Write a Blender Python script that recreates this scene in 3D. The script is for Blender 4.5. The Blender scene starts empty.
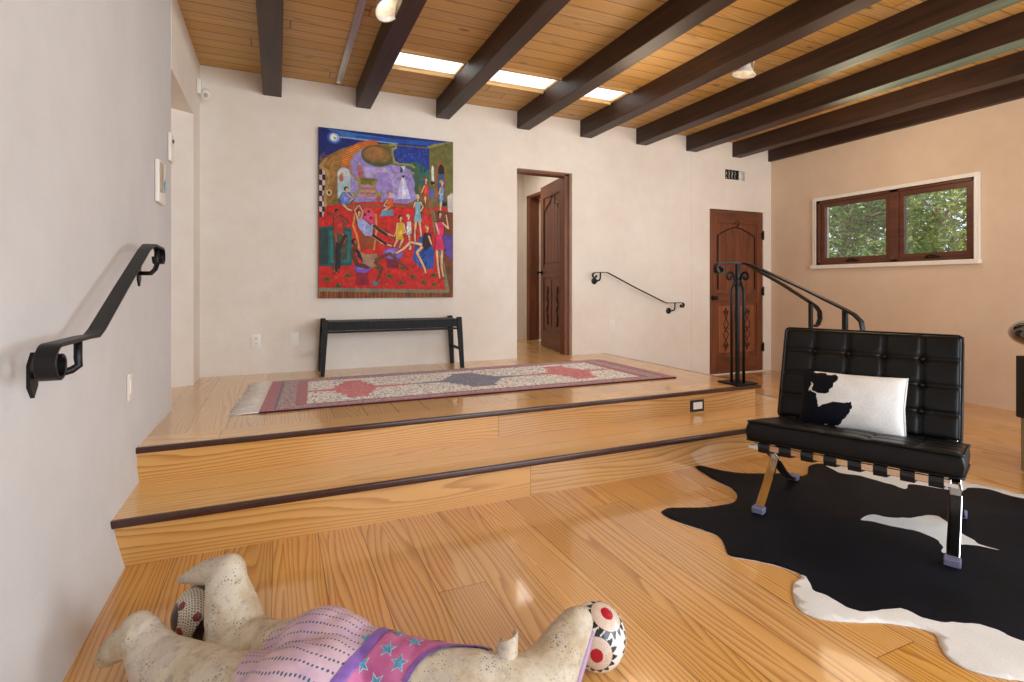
import bpy, bmesh, math, random
import numpy as np
from mathutils import Vector, Matrix, geometry, noise
from mathutils.bvhtree import BVHTree

sc = bpy.context.scene
COL = sc.collection
PI = math.pi

# ---------------------------------------------------------------- camera
cd = bpy.data.cameras.new('camera')
cam = bpy.data.objects.new('camera', cd)
COL.objects.link(cam)
cd.sensor_width = 36.0
cd.lens = 531.0 / 1024.0 * 36.0
cd.shift_y = -(341 - 287) / 1024.0
cd.clip_start = 0.05
cam.location = (0, 0, 1.07)
cam.rotation_euler = (PI / 2, 0, -math.atan(234 / 531))
sc.camera = cam

# ---------------------------------------------------------------- view and sky
sc.view_settings.view_transform = 'Standard'
sc.view_settings.look = 'None'
sc.view_settings.gamma = 1.0
sc.view_settings.use_curve_mapping = False
sc.view_settings.exposure = -0.13

w = bpy.data.worlds.new('sky')
sc.world = w
w.use_nodes = True
bg = w.node_tree.nodes['Background']
bg.inputs[0].default_value = (0.78, 0.88, 1.0, 1)
bg.inputs[1].default_value = 1.5


def lamp(name, kind, loc, rot, energy, color, **kw):
    l = bpy.data.lights.new(name, kind)
    l.energy = energy
    l.color = color
    for k, v in kw.items():
        setattr(l, k, v)
    o = bpy.data.objects.new(name, l)
    COL.objects.link(o)
    o.location = loc
    o.rotation_euler = rot
    return o


def aim(o, target):
    o.rotation_euler = (Vector(target) - o.location).to_track_quat('-Z', 'Y').to_euler()


s_ = lamp('sun', 'SUN', (-5, 1, 9), (0, 0, 0), 7.5, (1.0, 0.94, 0.84), angle=math.radians(1.0))
aim(s_, (-5 + 0.50, 1 - 0.12, 9 - 0.86))

# area lamps added as daylight from unseen openings behind and beside the camera
DAY = (0.82, 0.91, 1.0)
a_ = lamp('rear_daylight_fill', 'AREA', (2.9, -2.55, 1.55), (0, 0, 0), 215, DAY, shape='RECTANGLE', size=4.6, size_y=2.1)
aim(a_, (2.9, 0, 1.45))
a_ = lamp('side_daylight_fill', 'AREA', (6.2, -0.9, 1.4), (0, 0, 0), 150, DAY, shape='RECTANGLE', size=2.2, size_y=2.0)
aim(a_, (4.5, -0.9, 1.35))
# warm fill points added below the ceiling, with no fixtures of their own
WARM = (1.0, 0.80, 0.56)
for lx, ly, e in ((1.1, 1.6, 14), (3.6, 1.3, 16), (4.9, 3.2, 18), (2.7, 3.5, 16)):
    lamp('warm_fill', 'POINT', (lx, ly, 2.35), (0, 0, 0), e, WARM, shadow_soft_size=0.30, specular_factor=0.3)
lamp('hall_fill', 'AREA', (2.6, 6.2, 2.7), (0, 0, 0), 10, (1.0, 0.93, 0.84), shape='SQUARE', size=0.6, specular_factor=0.1)  # added area light that brightens the hall, no fixture there


# ---------------------------------------------------------------- helpers
class MB:
    def __init__(self):
        self.bm = bmesh.new()
        self.mi = 0

    def face(self, vs):
        try:
            f = self.bm.faces.new(vs)
            f.material_index = self.mi
            return f
        except ValueError:
            return None

    def box(self, x0, x1, y0, y1, z0, z1, bevel=0.0):
        v = [self.bm.verts.new(p) for p in ((x0, y0, z0), (x1, y0, z0), (x1, y1, z0), (x0, y1, z0),
                                            (x0, y0, z1), (x1, y0, z1), (x1, y1, z1), (x0, y1, z1))]
        fs = [self.face([v[i] for i in q]) for q in ((3, 2, 1, 0), (4, 5, 6, 7), (0, 1, 5, 4), (1, 2, 6, 5), (2, 3, 7, 6), (3, 0, 4, 7))]
        if bevel > 0:
            es = list({e for f in fs for e in f.edges})
            bmesh.ops.bevel(self.bm, geom=es, offset=bevel, segments=2, affect='EDGES', profile=0.5, material=-1)
        return self

    def sweep(self, pts, prof, up=(0, 0, 1), scale=None, closed_caps=True, fixed_up=False):
        pts = [Vector(p) for p in pts]
        n = len(pts)
        rings = []
        U = Vector(up)
        for i, p in enumerate(pts):
            t = (pts[min(i + 1, n - 1)] - pts[max(i - 1, 0)]).normalized()
            if not fixed_up:
                b = t.cross(U)
                if b.length < 1e-5:
                    b = t.orthogonal()
                b.normalize()
                u = b.cross(t).normalized()
                U = u
            else:
                b = U.normalized()
                u = b.cross(t).normalized()
            s = 1.0 if scale is None else (scale(i / (n - 1)) if callable(scale) else scale[i])
            rings.append([self.bm.verts.new(p + b * (a * s) + u * (c * s)) for a, c in prof])
        m = len(prof)
        for i in range(n - 1):
            for j in range(m):
                self.face([rings[i][j], rings[i][(j + 1) % m], rings[i + 1][(j + 1) % m], rings[i + 1][j]])
        if closed_caps:
            self.face(list(reversed(rings[0])))
            self.face(rings[-1])
        return self

    def tube(self, pts, r, seg=10, scale=None, up=(0, 0, 1)):
        return self.sweep(pts, [(r * math.cos(2 * PI * k / seg), r * math.sin(2 * PI * k / seg)) for k in range(seg)], up=up, scale=scale)

    def flat(self, pts, wid, thk, axis, scale=None):
        """flat bar: width along the constant axis, thickness in the bend plane"""
        a, b = wid / 2, thk / 2
        c = min(a, b) * 0.3
        return self.sweep(pts, [(-a, -b + c), (-a + c, -b), (a - c, -b), (a, -b + c), (a, b - c), (a - c, b), (-a + c, b), (-a, b - c)], up=axis, fixed_up=True, scale=scale)

    def lathe(self, prof, origin=(0, 0, 0), axis=(0, 0, 1), seg=32):
        o = Vector(origin)
        q = Vector(axis).to_track_quat('Z', 'Y')
        rings = []
        for r, h in prof:
            if r < 1e-6:
                rings.append([self.bm.verts.new(o + q @ Vector((0, 0, h)))])
            else:
                rings.append([self.bm.verts.new(o + q @ Vector((r * math.cos(2 * PI * k / seg), r * math.sin(2 * PI * k / seg), h))) for k in range(seg)])
        for A, B in zip(rings, rings[1:]):
            for k in range(seg):
                k2 = (k + 1) % seg
                if len(A) == 1 and len(B) == 1:
                    continue
                if len(A) == 1:
                    self.face([A[0], B[k], B[k2]])
                elif len(B) == 1:
                    self.face([A[k], A[k2], B[0]])
                else:
                    self.face([A[k], A[k2], B[k2], B[k]])
        return self

    def prism(self, poly, a0, a1, axis='z'):
        """poly in the two other axes, extruded along axis"""
        def P(u, v, a):
            return {'z': (u, v, a), 'y': (u, a, v), 'x': (a, u, v)}[axis]
        A = [self.bm.verts.new(P(u, v, a0)) for u, v in poly]
        B = [self.bm.verts.new(P(u, v, a1)) for u, v in poly]
        n = len(poly)
        self.face(A)
        self.face(list(reversed(B)))
        for i in range(n):
            self.face([A[i], B[i], B[(i + 1) % n], A[(i + 1) % n]])
        return self

    def build(self, name, mat, parent=None, smooth=False, angle=None, loc=None):
        bmesh.ops.recalc_face_normals(self.bm, faces=self.bm.faces)
        me = bpy.data.meshes.new(name)
        self.bm.to_mesh(me)
        self.bm.free()
        for m in (mat if isinstance(mat, (list, tuple)) else [mat]):
            me.materials.append(m)
        if smooth:
            me.polygons.foreach_set('use_smooth', [True] * len(me.polygons))
            if angle is not None:
                me.set_sharp_from_angle(angle=math.radians(angle))
        o = bpy.data.objects.new(name, me)
        COL.objects.link(o)
        if parent:
            o.parent = parent
        if loc is not None:
            o.location = loc
        return o


def pymesh(name, verts, faces, mats, parent=None, smooth=True, mi=None, col=None):
    me = bpy.data.meshes.new(name)
    me.from_pydata([tuple(v) for v in verts], [], [tuple(f) for f in faces])
    for m in (mats if isinstance(mats, (list, tuple)) else [mats]):
        me.materials.append(m)
    if mi is not None:
        me.polygons.foreach_set('material_index', list(mi))
    if col is not None:
        ca = me.color_attributes.new('col', 'FLOAT_COLOR', 'POINT')
        c = np.ones((len(verts), 4), dtype=np.float32)
        c[:, :3] = col
        ca.data.foreach_set('color', c.ravel())
    me.polygons.foreach_set('use_smooth', [smooth] * len(me.polygons))
    me.update()
    o = bpy.data.objects.new(name, me)
    COL.objects.link(o)
    if parent:
        o.parent = parent
    return o


def tag(o, label=None, cat=None, group=None, kind=None):
    for k, v in (('label', label), ('category', cat), ('group', group), ('kind', kind)):
        if v:
            o[k] = v
    return o


def thing(name, label, cat, loc=(0, 0, 0), rotz=0.0, group=None, kind=None):
    o = bpy.data.objects.new(name, None)
    COL.objects.link(o)
    o.location = loc
    o.rotation_euler = (0, 0, rotz)
    return tag(o, label, cat, group, kind)


def keep(o, parent):
    """parent without moving (parents are only translated empties)"""
    o.parent = parent
    o.matrix_parent_inverse = Matrix.Translation(-Vector(parent.location))
    return o


# ---------------------------------------------------------------- materials
def lin(c):
    return tuple(((x / 255) / 12.92 if x / 255 <= 0.04045 else ((x / 255 + 0.055) / 1.055) ** 2.4) for x in c) + (1,)


class NT:
    def __init__(self, name):
        self.m = bpy.data.materials.new(name)
        self.m.use_nodes = True
        self.t = self.m.node_tree
        self.b = self.t.nodes['Principled BSDF']

    def n(self, typ, **kw):
        x = self.t.nodes.new(typ)
        for k, v in kw.items():
            if isinstance(k, str) and k.startswith('i_'):
                x.inputs[k[2:].replace('_', ' ')].default_value = v
            else:
                setattr(x, k, v)
        return x

    def l(self, a, b):
        self.t.links.new(a, b)

    def math(self, op, a, b=None, c=None, clamp=False):
        x = self.n('ShaderNodeMath', operation=op, use_clamp=clamp)
        for i, v in enumerate((a, b, c)):
            if v is None:
                continue
            if isinstance(v, (int, float)):
                x.inputs[i].default_value = v
            else:
                self.l(v, x.inputs[i])
        return x.outputs[0]

    def mix(self, fac, a, b, blend='MIX'):
        x = self.n('ShaderNodeMix', data_type='RGBA', blend_type=blend)
        for i, v in ((0, fac), (6, a), (7, b)):
            if isinstance(v, (int, float)):
                x.inputs[i].default_value = v
            elif isinstance(v, tuple):
                x.inputs[i].default_value = v
            else:
                self.l(v, x.inputs[i])
        return x.outputs[2]

    def coord(self):
        return self.n('ShaderNodeTexCoord').outputs['Object']

    def xyz(self, v):
        s = self.n('ShaderNodeSeparateXYZ')
        self.l(v, s.inputs[0])
        return s.outputs

    def comb(self, x, y, z):
        s = self.n('ShaderNodeCombineXYZ')
        for i, v in enumerate((x, y, z)):
            if isinstance(v, (int, float)):
                s.inputs[i].default_value = v
            else:
                self.l(v, s.inputs[i])
        return s.outputs[0]

    def noise(self, vec, scale=5, detail=3, rough=0.5, dim='3D'):
        x = self.n('ShaderNodeTexNoise', noise_dimensions=dim)
        x.inputs['Scale'].default_value = scale
        x.inputs['Detail'].default_value = detail
        x.inputs['Roughness'].default_value = rough
        self.l(vec, x.inputs['Vector'])
        return x.outputs['Fac']

    def ramp(self, fac, stops, interp='LINEAR'):
        x = self.n('ShaderNodeValToRGB')
        x.color_ramp.interpolation = interp
        e = x.color_ramp.elements
        while len(e) < len(stops):
            e.new(0.5)
        for el, (p, c) in zip(e, stops):
            el.position = p
            el.color = c
        self.l(fac, x.inputs[0])
        return x.outputs[0]

    def bump(self, h, strength=0.2, dist=0.01):
        x = self.n('ShaderNodeBump')
        x.inputs['Strength'].default_value = strength
        x.inputs['Distance'].default_value = dist
        self.l(h, x.inputs['Height'])
        self.l(x.outputs[0], self.b.inputs['Normal'])

    def done(self, color=None, rough=None, metal=None, spec=None, coat=None, sheen=None):
        for k, v in (('Base Color', color), ('Roughness', rough), ('Metallic', metal), ('Specular IOR Level', spec), ('Coat Weight', coat), ('Sheen Weight', sheen)):
            if v is None:
                continue
            if isinstance(v, (int, float, tuple)):
                self.b.inputs[k].default_value = v
            else:
                self.l(v, self.b.inputs[k])
        return self.m


def simple(name, rgb, rough=0.5, metal=0.0, var=0.06, scale=20, bump=0.0, spec=None, coat=None, sheen=None):
    t = NT(name)
    c = lin(rgb)
    nz = t.noise(t.coord(), scale, 4)
    a = tuple(max(0, x * (1 - var)) for x in c[:3]) + (1,)
    b = tuple(min(1, x * (1 + var)) for x in c[:3]) + (1,)
    col = t.ramp(nz, [(0.3, a), (0.7, b)])
    if bump:
        t.bump(nz, bump, 0.005)
    return t.done(col, rough, metal, spec, coat, sheen)


def plaster(name, rgb, warm):
    t = NT(name)
    co = t.coord()
    n1 = t.noise(co, 1.1, 5, 0.6)
    n2 = t.noise(co, 7, 4, 0.6)
    n3 = t.noise(co, 60, 3, 0.6)
    m = t.math('ADD', t.math('MULTIPLY', n1, 0.7), t.math('MULTIPLY', n2, 0.3))
    c = lin(rgb)
    col = t.ramp(m, [(0.36, lin(warm)), (0.62, c)])
    t.bump(t.math('ADD', t.math('MULTIPLY', n2, 1.0), t.math('MULTIPLY', n3, 0.25)), 0.25, 0.012)
    return t.done(col, 0.85, spec=0.25)


def planks(name, u, v, width, length, light, mid, dark, rough=0.3, gap=0.0016, grain=1.0, knots=False, contrast=1.0, coat=None, off=0.0, vary=0.25):
    """boards with annual-ring grain: u = axis across the boards, v = axis along them"""
    t = NT(name)
    s = t.xyz(t.coord())
    U, V = s['XYZ'.index(u)], s['XYZ'.index(v)]
    W = s[[i for i in range(3) if i not in ('XYZ'.index(u), 'XYZ'.index(v))][0]]
    U = t.math('ADD', U, 20.0 + off)
    V = t.math('ADD', V, 20.0)
    ub = t.math('DIVIDE', U, width)
    row = t.math('FLOOR', ub)
    wn = t.n('ShaderNodeTexWhiteNoise', noise_dimensions='1D')
    t.l(row, wn.inputs['W'])
    vb = t.math('ADD', t.math('DIVIDE', V, length), t.math('MULTIPLY', wn.outputs['Value'], 7.0))
    colid = t.math('FLOOR', vb)
    idv = t.comb(row, colid, 0.0)
    wn2 = t.n('ShaderNodeTexWhiteNoise', noise_dimensions='3D')
    t.l(idv, wn2.inputs['Vector'])
    rnd = wn2.outputs['Value']
    rc = t.n('ShaderNodeSeparateColor')
    t.l(wn2.outputs['Color'], rc.inputs[0])
    # cathedral grain: stretched noise contours
    loc = t.math('SUBTRACT', t.math('FRACT', ub), 0.5)
    vec = t.comb(t.math('MULTIPLY', U, 5.0), t.math('ADD', t.math('MULTIPLY', V, 0.55), t.math('MULTIPLY', rnd, 37.0)), t.math('ADD', t.math('MULTIPLY', rc.outputs[1], 19.0), t.math('MULTIPLY', W, 2.0)))
    nz = t.noise(vec, 1.0, 1.5, 0.4)
    off_ = t.math('SUBTRACT', rc.outputs[0], 0.5)
    rad = t.math('ABSOLUTE', t.math('ADD', loc, off_))
    field = t.math('ADD', t.math('MULTIPLY', nz, 15.0 * grain), t.math('MULTIPLY', rad, 9.0 * grain * width / 0.18))
    ring = t.math('FRACT', field)
    fine = t.noise(t.comb(t.math('MULTIPLY', U, 260.0), t.math('MULTIPLY', V, 5.0), 0.0), 1.0, 2)
    ring2 = t.math('ADD', ring, t.math('MULTIPLY', t.math('SUBTRACT', fine, 0.5), 0.35))
    k = contrast
    def mx(a, b, f):
        return tuple(a[i] * (1 - f) + b[i] * f for i in range(3)) + (1,)
    L, Md, D = lin(light), lin(mid), lin(dark)
    col = t.ramp(ring2, [(0.0, L), (0.5, mx(L, Md, 0.45 * k)), (0.80, mx(L, D, 0.75 * k)), (0.92, mx(L, D, k)), (1.0, mx(L, Md, 0.2 * k))])
    hs = t.n('ShaderNodeHueSaturation')
    t.l(col, hs.inputs['Color'])
    t.l(t.math('ADD', t.math('MULTIPLY', rnd, vary), 1.0 - vary / 2), hs.inputs['Value'])
    t.l(t.math('ADD', t.math('MULTIPLY', rc.outputs[2], 0.16), 0.92), hs.inputs['Saturation'])
    col = hs.outputs[0]
    if knots:
        vo = t.n('ShaderNodeTexVoronoi', feature='F1')
        vo.inputs['Scale'].default_value = 1.0
        t.l(t.comb(t.math('MULTIPLY', U, 6.0), t.math('MULTIPLY', V, 2.2), rnd), vo.inputs['Vector'])
        kf = t.ramp(vo.outputs['Distance'], [(0.05, (1, 1, 1, 1)), (0.13, (0, 0, 0, 1))])
        col = t.mix(t.math('MULTIPLY', kf, 0.8), col, lin((100, 58, 26)))
    # gaps
    e1 = t.math('MULTIPLY', t.math('SUBTRACT', 0.5, t.math('ABSOLUTE', loc)), width)
    lv = t.math('SUBTRACT', t.math('FRACT', vb), 0.5)
    e2 = t.math('MULTIPLY', t.math('SUBTRACT', 0.5, t.math('ABSOLUTE', lv)), length)
    g = t.math('LESS_THAN', t.math('MINIMUM', e1, e2), gap)
    col = t.mix(t.math('MULTIPLY', g, 0.65), col, lin((62, 34, 14)))
    t.bump(t.math('ADD', t.math('MULTIPLY', g, -1.0), t.math('MULTIPLY', ring, 0.04)), 0.3, 0.002)
    t.b.inputs['Coat Roughness'].default_value = 0.07
    return t.done(col, rough, spec=0.5, coat=coat)


M = {}
M['wall'] = plaster('wall_plaster', (236, 229, 219), (228, 217, 204))
M['wall_cool'] = plaster('left_wall_plaster', (214, 213, 213), (206, 204, 203))  # cool daylight tint put into the plaster colour
M['wall_peach'] = plaster('right_wall_plaster', (228, 204, 180), (219, 193, 166))  # warm lamp light and floor bounce put into the plaster colour
M['floor'] = planks('pine_floor', 'X', 'Y', 0.185, 2.9, (230, 178, 106), (216, 155, 80), (180, 114, 50), rough=0.25, coat=0.6, contrast=0.85, vary=0.22)
M['platform'] = planks('pine_platform', 'X', 'Y', 0.185, 2.4, (238, 196, 140), (224, 174, 114), (202, 148, 88), rough=0.25, off=0.05, coat=0.6, contrast=0.6, vary=0.14)
M['tread'] = planks('pine_tread', 'Y', 'X', 0.24, 5.4, (244, 202, 142), (232, 184, 118), (206, 148, 84), rough=0.25, off=0.03, coat=0.6, contrast=0.6, vary=0.14)  # base lightened to carry the reflection of the white walls
M['riser'] = planks('pine_riser', 'Z', 'X', 0.60, 5.2, (208, 160, 100), (193, 142, 82), (158, 104, 56), rough=0.25, off=0.1, coat=0.2, contrast=0.75, vary=0.14)
M['riser_side'] = planks('pine_riser_side', 'Z', 'Y', 0.60, 5.6, (208, 160, 100), (193, 142, 82), (158, 104, 56), rough=0.25, off=0.1, coat=0.2)
M['nosing'] = simple('dark_nosing', (66, 38, 30), 0.3, var=0.2, scale=12)
M['ceiling'] = planks('ceiling_boards', 'Y', 'X', 0.138, 3.7, (206, 164, 100), (194, 148, 84), (164, 118, 60), rough=0.5, gap=0.005, knots=True, contrast=0.6, grain=0.8, vary=0.12)
M['white'] = simple('white_paint', (235, 232, 225), 0.45, var=0.02)
M['cream'] = simple('cream_plastic', (240, 234, 224), 0.4, var=0.02)
M['iron'] = simple('wrought_iron', (20, 19, 20), 0.42, metal=0.4, var=0.3, scale=45, bump=0.15)
M['bench'] = simple('black_lacquer', (12, 12, 13), 0.5, var=0.1, spec=0.25)
M['black'] = simple('matte_black', (22, 20, 20), 0.5)
M['chrome'] = simple('polished_chrome', (215, 212, 208), 0.08, metal=1.0, var=0.03)
M['steel'] = simple('brushed_nickel', (190, 184, 176), 0.3, metal=0.9, var=0.05)


def woodgrain(name, along, base, dark, rough=0.45, painted_sheen=None):
    t = NT(name)
    s = t.xyz(t.coord())
    k = [28.0, 28.0, 28.0]
    k['XYZ'.index(along)] = 1.6
    vec = t.comb(*[t.math('MULTIPLY', s[i], k[i]) for i in range(3)])
    n1 = t.noise(vec, 1.0, 4, 0.6)
    n2 = t.noise(t.coord(), 2.3, 3)
    col = t.ramp(t.math('ADD', t.math('MULTIPLY', n1, 0.7), t.math('MULTIPLY', n2, 0.3)), [(0.34, lin(dark)), (0.66, lin(base))])
    if painted_sheen:  # daylight sheen painted green into the colour of downward faces
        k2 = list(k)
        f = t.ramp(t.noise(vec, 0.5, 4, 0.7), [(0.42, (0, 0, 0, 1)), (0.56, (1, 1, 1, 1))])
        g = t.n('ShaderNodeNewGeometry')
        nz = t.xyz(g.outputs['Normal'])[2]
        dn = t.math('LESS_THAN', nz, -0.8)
        y0, y1 = painted_sheen
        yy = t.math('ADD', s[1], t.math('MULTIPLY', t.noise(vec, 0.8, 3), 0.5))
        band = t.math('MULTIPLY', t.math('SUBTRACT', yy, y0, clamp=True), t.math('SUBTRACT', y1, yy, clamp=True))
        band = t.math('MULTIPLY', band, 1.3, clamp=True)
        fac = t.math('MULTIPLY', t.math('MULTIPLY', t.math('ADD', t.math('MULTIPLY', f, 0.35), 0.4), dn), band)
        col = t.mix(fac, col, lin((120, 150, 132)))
    t.bump(n1, 0.25, 0.004)
    return t.done(col, rough)


M['beam'] = woodgrain('dark_beam', 'Y', (66, 39, 26), (28, 17, 13), 0.5)
M['beam_sheen'] = woodgrain('painted_sheen_beam', 'Y', (66, 39, 26), (28, 17, 13), 0.5, painted_sheen=(1.5, 3.6))
M['door'] = woodgrain('mahogany', 'Z', (134, 76, 44), (88, 46, 28), 0.42)
M['door_h'] = woodgrain('mahogany_rail', 'X', (126, 70, 40), (82, 42, 26), 0.42)
M['door_panel'] = woodgrain('carved_panel', 'Z', (164, 98, 56), (118, 64, 36), 0.42)
M['door_dark'] = simple('carved_groove', (40, 18, 12), 0.5)
M['sash'] = woodgrain('window_timber', 'Y', (110, 60, 36), (76, 38, 22), 0.4)


def vcol(name, rough=0.6, bump=0.0, scale=200, coat=None, spec=None, sheen=None):
    t = NT(name)
    a = t.n('ShaderNodeAttribute', attribute_name='col')
    if bump:
        t.bump(t.noise(t.coord(), scale, 2), bump, 0.002)
    return t.done(a.outputs['Color'], rough, coat=coat, spec=spec, sheen=sheen)


def translucent(name, rgb):
    t = NT(name)
    tr = t.n('ShaderNodeBsdfTranslucent')
    tr.inputs[0].default_value = lin(rgb)
    mixn = t.n('ShaderNodeMixShader')
    mixn.inputs[0].default_value = 0.12
    nz = t.noise(t.coord(), 4)
    t.l(t.ramp(nz, [(0, lin(rgb)), (1, lin(rgb))]), t.b.inputs['Base Color'])
    t.l(tr.outputs[0], mixn.inputs[1])
    t.l(t.b.outputs[0], mixn.inputs[2])
    t.l(mixn.outputs[0], t.t.nodes['Material Output'].inputs[0])
    return t.m


def glass(name, tint=(1, 1, 1, 1), gloss=0.06):
    t = NT(name)
    tr = t.n('ShaderNodeBsdfTransparent')
    tr.inputs[0].default_value = tint
    gl = t.n('ShaderNodeBsdfGlossy')
    gl.inputs['Roughness'].default_value = 0.02
    mixn = t.n('ShaderNodeMixShader')
    fr = t.n('ShaderNodeFresnel')
    fr.inputs[0].default_value = 1.45
    t.l(t.math('MULTIPLY', fr.outputs[0], gloss / 0.04), mixn.inputs[0])
    t.l(tr.outputs[0], mixn.inputs[1])
    t.l(gl.outputs[0], mixn.inputs[2])
    t.l(mixn.outputs[0], t.t.nodes['Material Output'].inputs[0])
    return t.m


M['opal'] = translucent('opal_glazing', (250, 250, 250))
M['glass'] = glass('window_glass')
# ---------------------------------------------------------------- room shell
XL, XR, YB, YF = -0.599, 6.05, 5.12, -2.6
PZ = 0.313       # raised floor
TZ = 0.150       # first tread
FZ = -0.045      # lower floor
CZ = 2.93        # ceiling boards
BZ = 2.745       # underside of beams


def cells(a0, a1, b0, b1, holes):
    """rectangles that cover a0..a1 x b0..b1 except the holes"""
    A = sorted({a0, a1, *[h[0] for h in holes], *[h[1] for h in holes]})
    B = sorted({b0, b1, *[h[2] for h in holes], *[h[3] for h in holes]})
    out = []
    for i in range(len(A) - 1):
        if A[i] < a0 or A[i + 1] > a1:
            continue
        for j in range(len(B) - 1):
            if B[j] < b0 or B[j + 1] > b1:
                continue
            ca, cb = (A[i] + A[i + 1]) / 2, (B[j] + B[j + 1]) / 2
            if any(h[0] < ca < h[1] and h[2] < cb < h[3] for h in holes):
                continue
            out.append((A[i], A[i + 1], B[j], B[j + 1]))
    return out


def struct(name, mb, mat, **k):
    return tag(mb.build(name, mat, **k), kind='structure')


# lower floor
m = MB()
m.box(-0.75, 6.3, YF - 0.1, 5.3, FZ - 0.12, FZ)
struct('floor', m, M['floor'])

# raised floor (behind the two steps), reaches into the hall and the left doorway
m = MB()
m.box(-1.6, 3.385, 3.20, 7.2, FZ, PZ)
rf = struct('floor_raised', m, M['platform'])
m = MB()
m.box(-0.66, 3.385, 3.0, 3.20, PZ - 0.03, PZ)
edge_board = m.build('edge_board', M['tread'], rf)
m = MB()
m.box(-0.66, 3.385, 3.005, 3.06, TZ, PZ - 0.03)
m.build('riser', M['riser'], rf)
m = MB()
m.box(3.35, 3.39, 3.03, 5.11, FZ, PZ - 0.03)
m.build('side_riser', M['riser_side'], rf)
m = MB()
m.box(-0.66, 3.425, 2.985, 3.012, PZ - 0.027, PZ + 0.001, 0.006)
m.box(3.385, 3.412, 3.0, 5.115, PZ - 0.027, PZ + 0.001, 0.006)
m.build('nosing', M['nosing'], rf, smooth=True, angle=40)

# lower step, which turns the corner and runs back along the side
m = MB()
m.box(-0.66, 3.78, 2.55, 3.02, TZ - 0.03, TZ)
st = struct('step', m, M['tread'])
m = MB()
m.box(3.39, 3.78, 3.02, 5.11, TZ - 0.03, TZ)
m.build('side_tread', M['platform'], st)
m = MB()
m.box(-0.66, 3.77, 2.556, 2.60, FZ, TZ - 0.03)
m.build('riser', M['riser'], st)
m = MB()
m.box(3.74, 3.77, 2.565, 5.11, FZ, TZ - 0.03)
m.build('side_riser', M['riser_side'], st)
m = MB()
m.box(-0.66, 3.805, 2.53, 2.555, TZ - 0.03, TZ + 0.001, 0.006)
m.box(3.78, 3.805, 2.54, 5.115, TZ - 0.03, TZ + 0.001, 0.006)
m.build('nosing', M['nosing'], st, smooth=True, angle=40)

# left wall with the splayed plaster doorway
OY0, OY1, OZ = 3.83, 4.76, 2.41
m = MB()
for a0, a1, b0, b1 in cells(OY0, YB + 0.15, -0.2, CZ + 0.35, [(OY0, OY1, PZ - 0.05, OZ)]):
    m.box(XL - 0.25, XL, a0, a1, b0, b1)
m.prism([(XL, OY1), (XL, OY1 + 0.002), (XL - 0.25, OY1 + 0.002), (XL - 0.25, OY1 - 0.17)], PZ, OZ, 'z')
m.box(XL - 0.34, XL - 0.25, OY0 - 0.3, OY1 + 0.3, 0, CZ)
wl_far = m.build('doorway_return', M['wall'])
m = MB()
# the near length of the wall leans out a little towards the floor, as old plaster does


def wall_x(y, z):
    k = min(max((z - FZ) / 0.30, 0.0), 1.0)
    k = 1 - (1 - k) ** 1.6
    far = min(max((y - 3.0) / 0.85, 0.0), 1.0)
    return -0.557 - (0.053 * (1 - far) + 0.044 * far) * k


ys = [YF, 0, 1.0, 1.6, 2.0, 2.4, 2.8, 3.0, 3.2, 3.4, 3.6, OY0]
zs = [-0.2, FZ, 0.0, 0.04, 0.08, 0.12, 0.16, 0.22, 0.30, 0.6, 1.2, 2.0, CZ + 0.35]
g_ = [[m.bm.verts.new((wall_x(y, z), y, z)) for z in zs] for y in ys]
b_ = [[m.bm.verts.new((XL - 0.25, y, z)) for z in zs] for y in ys]
for i in range(len(ys) - 1):
    for j in range(len(zs) - 1):
        m.face([g_[i][j], g_[i][j + 1], g_[i + 1][j + 1], g_[i + 1][j]])
        m.face([b_[i][j], b_[i + 1][j], b_[i + 1][j + 1], b_[i][j + 1]])
for i in (0, len(ys) - 1):
    for j in range(len(zs) - 1):
        m.face([g_[i][j], b_[i][j], b_[i][j + 1], g_[i][j + 1]])
for i in range(len(ys) - 1):
    for j in (0, len(zs) - 1):
        m.face([g_[i][j], g_[i + 1][j], b_[i + 1][j], b_[i][j]])
wl_far.parent = struct('wall_left', m, M['wall_cool'])

# back wall
m = MB()
for a0, a1, b0, b1 in cells(XL, 4.68, -0.2, CZ + 0.02, [(2.314, 2.985, PZ - 0.05, 2.33)]):
    m.box(a0, a1, YB, YB + 0.18, b0, b1)
DX0, DX1 = 4.975, 5.905
VX0, VX1, VZ0, VZ1 = 5.235, 5.575, 2.455, 2.575
for a0, a1, b0, b1 in cells(4.68, XR + 0.15, -0.2, CZ + 0.02, [(DX0, DX1, FZ - 0.05, 2.06), (VX0, VX1, VZ0, VZ1)]):
    m.box(a0, a1, YB - 0.004, YB + 0.18, b0, b1)
m.box(4.6, XR + 0.15, YB + 0.18, YB + 0.24, -0.2, CZ)
struct('wall_back', m, M['wall'])

# right wall with window hole
WY0, WY1, WZ0, WZ1 = 2.83, 4.44, 1.335, 2.115
m = MB()
for a0, a1, b0, b1 in cells(YF, YB + 0.15, -0.2, CZ + 0.35, [(WY0, WY1, WZ0, WZ1), (-2.1, 0.3, 0.1, 2.5)]):
    m.box(XR, XR + 0.2, a0, a1, b0, b1)
struct('wall_right', m, M['wall_peach'])

# wall behind the camera, with wide openings for the daylight
m = MB()
for a0, a1, b0, b1 in cells(XL - 0.1, XR + 0.2, -0.2, CZ + 0.02, [(0.5, 5.4, 0.4, 2.6)]):
    m.box(a0, a1, YF - 0.15, YF, b0, b1)
struct('wall_rear', m, M['wall'])

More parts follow.
